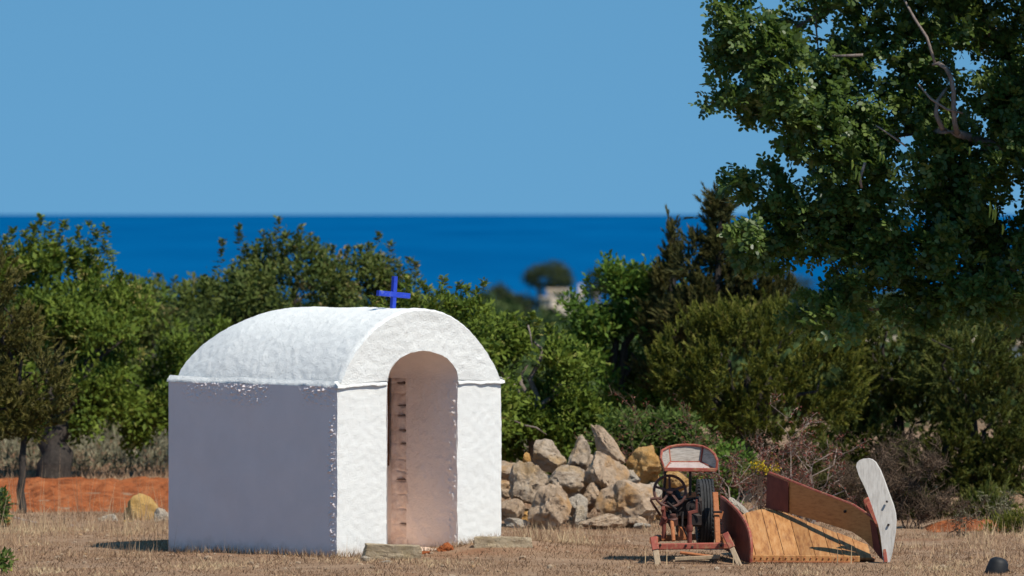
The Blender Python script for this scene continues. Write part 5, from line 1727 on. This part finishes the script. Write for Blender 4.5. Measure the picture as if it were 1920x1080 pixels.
def build_grass():
    rng = np.random.default_rng(90)
    pts, Ls, Ws, dirs, rn = [], [], [], [], []

    def patch(n, x0, x1, y0, y1, h, wd, lean=0.55, dens=None, lo=0.0, hi=1.0, r0=0.0, r1=1.0):
        X = rng.uniform(x0, x1, n)
        Yv = rng.uniform(y0, y1, n)
        for x, y in zip(X, Yv):
            q = mnoise.noise(Vector((x * 0.9, y * 0.7, 5.0))) + 0.6 * mnoise.noise(Vector((x * 3.2, y * 2.4, 8.0)))
            if dens is not None and q < dens:
                continue
            if inside_house(x, y):
                continue
            if 69.1 < y < 77.2 and x < -0.9 and rng.random() > 0.05:
                continue
            pts.append((x, y, terrain(x, y) - 0.005))
            Ls.append(h * (0.5 + rng.random()) * (1 + 0.7 * q))
            Ws.append(wd * (0.6 + 0.8 * rng.random()))
            a = rng.random() * 6.28
            l_ = lean * rng.random() ** 0.5
            dirs.append((math.cos(a) * l_, math.sin(a) * l_, 1.0))
            rn.append(min(1, max(0, r0 + (r1 - r0) * (0.5 * rng.random() + 0.5 * (0.5 + 1.0 * q)))))
    patch(120000, -5.2, 5.2, 56.4, 66.5, 0.030, 0.007, 1.25, -0.22)
    patch(20000, -6.0, 6.5, 66.5, 72, 0.06, 0.009, 0.9)
    patch(16000, -8.0, 0.0, 77.2, 89.0, 0.10, 0.012, 0.8, None, r0=0.0, r1=0.8)
    # taller straw in clumps on the left and along walls
    patch(4200, -5.4, -3.0, 59.5, 67.6, 0.10, 0.006, 0.5, 0.12, r0=0.2)
    patch(9000, -5.2, 5.2, 56.4, 66.5, 0.05, 0.007, 0.8, 0.34, r0=0.25)
    patch(5000, -5.2, 5.2, 56.4, 62.5, 0.05, 0.008, 1.2, -9, r0=-0.5, r1=0.35)
    patch(240, -5.4, -3.0, 60.5, 68.0, 0.30, 0.005, 0.2, None, r0=0.35)
    patch(90, -5.6, -2.5, 65, 69, 0.5, 0.006, 0.25, None, r0=0.3)
    patch(2500, 3.4, 6.2, 59, 66, 0.13, 0.007, 0.5, 0.1, r0=0.2)
    patch(2200, 0.0, 2.0, 61, 66, 0.10, 0.007, 0.6, 0.15, r0=0.1)
    # fringe at the foot of the walls and the reaper
    for (a, b_) in ((H(0, 0, 0), H(HW, 0, 0)), (H(0, 0, 0), H(0, HL, 0))):
        n_ = 700
        for i in range(n_):
            k = rng.random()
            p = a.lerp(b_, k) + Vector((rng.normal() * 0.02, -0.05 - abs(rng.normal()) * 0.06, 0))
            if inside_house(p.x, p.y):
                continue
            pts.append((p.x, p.y, terrain(p.x, p.y) - 0.005)); Ls.append(0.05 + 0.06 * rng.random()); Ws.append(0.006); dirs.append((rng.normal() * 0.4, rng.normal() * 0.4, 1)); rn.append(rng.random())
    for (x, y1, Y) in ((421, 990, 59.6), (668, 985, 59.6), (650, 1000, 59.6), (1375, 1010, 58.8), (1250, 1020, 58.8), (1640, 1030, 58.7), (1570, 1015, 58.9), (1596, 1015, 58.9), (1210, 1015, 59)):
        g = ground_at(x, Y)
        top = P(x + 1, y1, Y)
        pts.append(tuple(g)); Ls.append((top - g).length); Ws.append(0.012); dirs.append(tuple(top - g)); rn.append(0.9)
    p = np.array(pts)
    d = np.array(dirs)
    o = poly_mesh('dry_grass', blades(p, d, np.array(Ls), np.array(Ws), rng), 3, np.array(rn), M['straw'])
    tag(o, 'short dry straw coloured grass covering the open ground', 'grass', kind='stuff')
    # grey-green scrub behind the red soil
    n = 14000
    X = rng.uniform(-9, 1.0, n); Yv = rng.uniform(79, 92, n)
    c = np.stack([X, Yv, np.array([terrain(a, b) for a, b in zip(X, Yv)]) + rng.random(n) ** 1.5 * 0.22], 1)
    d = rng.normal(size=c.shape) * 0.7 + np.array([0, 0, 0.8])
    o = poly_mesh('scrub', blades(c, d, 0.16 * (0.5 + rng.random(n)), 0.02 * np.ones(n), rng), 3, rng.random(n), M['scrub'])
    tag(o, 'grey green dry scrub beyond the red soil field', 'scrub', kind='stuff')


build_grass()


def build_gravel():
    rng = random.Random(44)
    mb = MB()
    for i in range(420):
        x, y = rng.uniform(-5.2, 5.2), rng.uniform(56.6, 66)
        if inside_house(x, y):
            continue
        r = rng.uniform(0.008, 0.026) * (1.6 if rng.random() < 0.08 else 1)
        c = Vector((x, y, terrain(x, y) + r * 0.3))
        bm = bmesh.new()
        bmesh.ops.create_icosphere(bm, subdivisions=1, radius=r)
        for v in bm.verts:
            v.co *= rng.uniform(0.75, 1.2)
            v.co.z *= 0.65
        mb.add([c + v.co for v in bm.verts], [[v.index for v in f.verts] for f in bm.faces])
        bm.free()
    tag(mb.build('gravel', M['rock'], smooth=0, fixn=False), 'small loose stones scattered through the dry grass', 'gravel', kind='stuff')


build_gravel()


# ------------------------------------------------------------------ far country: woodland, pines, buildings
def build_far():
    rng = np.random.default_rng(100)
    P_, D_, N_, R_, L_ = [], [], [], [], []
    cnt = 0
    for i in range(2600):
        Y = 96 * (1700 / 96.0) ** rng.random()
        x = rng.uniform(-1100, 3000)
        if 985 < x < 1110 and Y > 500:
            continue
        ytop = rng.uniform(585, 640) if Y < 400 else rng.uniform(572, 610)
        if x > 1440 and Y > 150 and Y < 700:
            ytop -= 40
        if Y > 1300:
            ytop = rng.uniform(566, 590)
        top = P(x, ytop, Y)
        g = terrain(top.x, Y)
        h = top.z - g
        if h < 0.6:
            h = rng.uniform(0.8, 2.0) * (1 if Y < 400 else 2)
        h = min(h, 7)
        w_ = h * rng.uniform(0.7, 1.3) + 0.6
        m = 130
        dd = nrm(rng.normal(size=(m, 3)))
        dd[:, 2] = np.abs(dd[:, 2]) * 0.9 + 0.05 * rng.random(m)
        c = np.array([top.x, Y, g]) + dd * np.array([w_ / 2, w_ / 2, h]) * (0.75 + 0.25 * rng.random(m))[:, None]
        sz = max(0.10, 0.10 * w_, 0.0011 * Y)
        P_.append(c); D_.append(rng.normal(size=c.shape) + dd * 0.4); N_.append(dd + rng.normal(size=c.shape) * 0.4)
        R_.append(np.clip(0.5 * rng.random() + 0.5 * rng.random(m), 0, 1)); L_.append(sz * (0.7 + 0.6 * rng.random(m)))
    p = np.concatenate(P_)
    LL = np.concatenate(L_)
    o = poly_mesh('far_woodland', leaf_quads(p, np.concatenate(D_), np.concatenate(N_), LL, LL * 0.8), 4, np.concatenate(R_), M['farleaf'])
    tag(o, 'mass of distant green woodland running down to the sea', 'woodland', kind='stuff')

    def far_tree(name, label, x, ybase, Y, parts, seed, trunk_pts, n=900):
        rg = np.random.default_rng(seed)
        b = P(x, ybase, Y)
        t = empty(name, b, label, 'tree')
        mb = MB()
        for pts, r in trunk_pts:
            mb.tube([P(a, c, Y) for a, c in pts], r, 7)
        mb.build('trunk', M['barkpale'], t, smooth=180)
        E = [ell(*e, Y) for e in parts]
        c, d = crown_points(rg, E, n, 0.55, 0.25, -0.3, seed * 1.0)
        m = 8
        pos = np.repeat(c, m, 0) + rg.normal(size=(len(c) * m, 3)) * 0.003 * Y * 0.1
        out = np.repeat(d, m, 0)
        L = 0.0016 * Y / 5 * (0.7 + 0.6 * rg.random(len(pos)))
        poly_mesh('crown', leaf_quads(pos, out * 0.3 + rg.normal(size=pos.shape), out + rg.normal(size=pos.shape) * 0.6 + np.array([0, 0, .5]), L, L * 0.7), 4,
                  np.clip(0.5 * rg.random(len(pos)) + 0.5 * np.repeat(rg.random(len(c)), m), 0, 1), M['pine'], t)
    far_tree('umbrella_pine', 'dark umbrella pine standing over the distant beige villa against the sea', 1030, 592, 1300,
             [(1030, 520, 44, 24), (1050, 528, 26, 20), (1008, 512, 20, 14), (993, 522, 12, 14), (1035, 505, 30, 14)], 201,
             [([(1022, 592), (1016, 560), (1008, 535), (1000, 525)], [0.7, 0.6, 0.5, 0.3]), ([(1030, 592), (1030, 560), (1034, 535)], [0.6, 0.5, 0.3])])
    far_tree('distant_tree', 'rounded dark tree far off to the left of the umbrella pine', 935, 600, 1200,
             [(930, 560, 34, 24), (950, 570, 24, 22), (912, 570, 20, 20), (935, 545, 14, 12)], 202, [([(935, 600), (933, 570)], [0.6, 0.4])])
    far_tree('distant_tree', 'small dark tree between the rounded tree and the umbrella pine', 990, 600, 1250,
             [(985, 572, 20, 20), (1003, 575, 14, 18), (968, 575, 14, 16)], 203, [([(990, 600), (988, 580)], [0.5, 0.35])])
    far_tree('distant_tree', 'hazy grey green tree half hidden behind the dense dark green tree', 1120, 590, 900,
             [(1120, 530, 26, 22), (1105, 545, 16, 16), (1150, 535, 26, 20)], 204, [([(1120, 590), (1120, 545)], [0.5, 0.35])])
    far_tree('distant_tree', 'rounded green tree far behind the lower carob leaves', 1530, 600, 420,
             [(1530, 535, 50, 32), (1490, 550, 40, 30), (1580, 550, 50, 30), (1540, 575, 90, 30)], 205, [([(1530, 600), (1530, 560)], [0.3, 0.2])], 1400)
    # beige villa
    wallm = mat_noise('beige_render', [(0.3, (0.64, 0.53, 0.44)), (0.7, (0.72, 0.61, 0.51))], 0.8, 0.9, 3, 0.1, 0.02)
    roofm = mat_noise('pale_tile', [(0.3, (0.45, 0.34, 0.24)), (0.7, (0.58, 0.46, 0.33))], 0.9, 0.9, 3, 0.2, 0.03)
    glass, n_, b_ = new_mat('dark_glass')
    b_.inputs['Base Color'].default_value = (0.03, 0.035, 0.045, 1)
    b_.inputs['Roughness'].default_value = 0.15
    Y = 1260
    t = empty('villa', P(1050, 592, Y), 'small beige villa far off below the umbrella pine', 'villa')

    def block(nm, x0, x1, y0, y1, YY, dep, mat, par):
        m_ = MB()
        a, c = P(x0, y1, YY), P(x1, y0, YY)
        m_.bar(Vector(((a.x + c.x) / 2, YY, a.z)), Vector(((a.x + c.x) / 2, YY, c.z)), c.x - a.x, dep, up=(0, 1, 0), bev=0.02)
        return m_.build(nm, mat, par, smooth=0)
    block('wall', 1015, 1036, 559, 600, Y - 2, 6, wallm, t)
    block('wall', 1026, 1068, 545, 600, Y + 4, 7, wallm, t)
    block('wall', 1068, 1096, 556, 600, Y + 4, 6, wallm, t)
    block('roof', 1024, 1070, 542, 546.5, Y + 4, 8, roofm, t)
    block('roof', 1013, 1037, 557, 560, Y - 2, 7, roofm, t)
    block('roof', 1067, 1098, 554, 557, Y + 4, 7, roofm, t)
    block('chimney', 1085, 1093, 533, 555, Y + 5, 1.0, wallm, t)
    for (x, y) in ((1022, 570), (1030, 570), (1045, 556), (1056, 556)):
        block('window', x - 2, x + 2, y - 4, y + 4, Y - 5.05 if x < 1037 else Y + 0.45, 0.2, glass, t)
    # white farmhouse behind the right-hand junipers
    Y = 118.0
    wm = mat_noise('whitewash', [(0.3, (0.74, 0.74, 0.76)), (0.7, (0.8, 0.8, 0.8))], 2, 0.9, 8, 0.2, 0.02)
    t = empty('farmhouse', ground_at(1800, Y), 'white farmhouse glimpsed through gaps in the junipers at the right', 'farmhouse')
    block('wall', 1600, 1990, 640, 850, Y, 3.5, wm, t)
    block('roof', 1592, 1998, 634, 641, Y, 3.9, roofm, t)
    for x in (1680, 1780, 1930):
        f = block('window', x - 14, x + 14, 700, 740, Y - 1.76, 0.1, M['doorwood'], t)
        block('pane', x - 11, x + 11, 704, 736, Y - 1.80, 0.06, glass, f)


build_far()
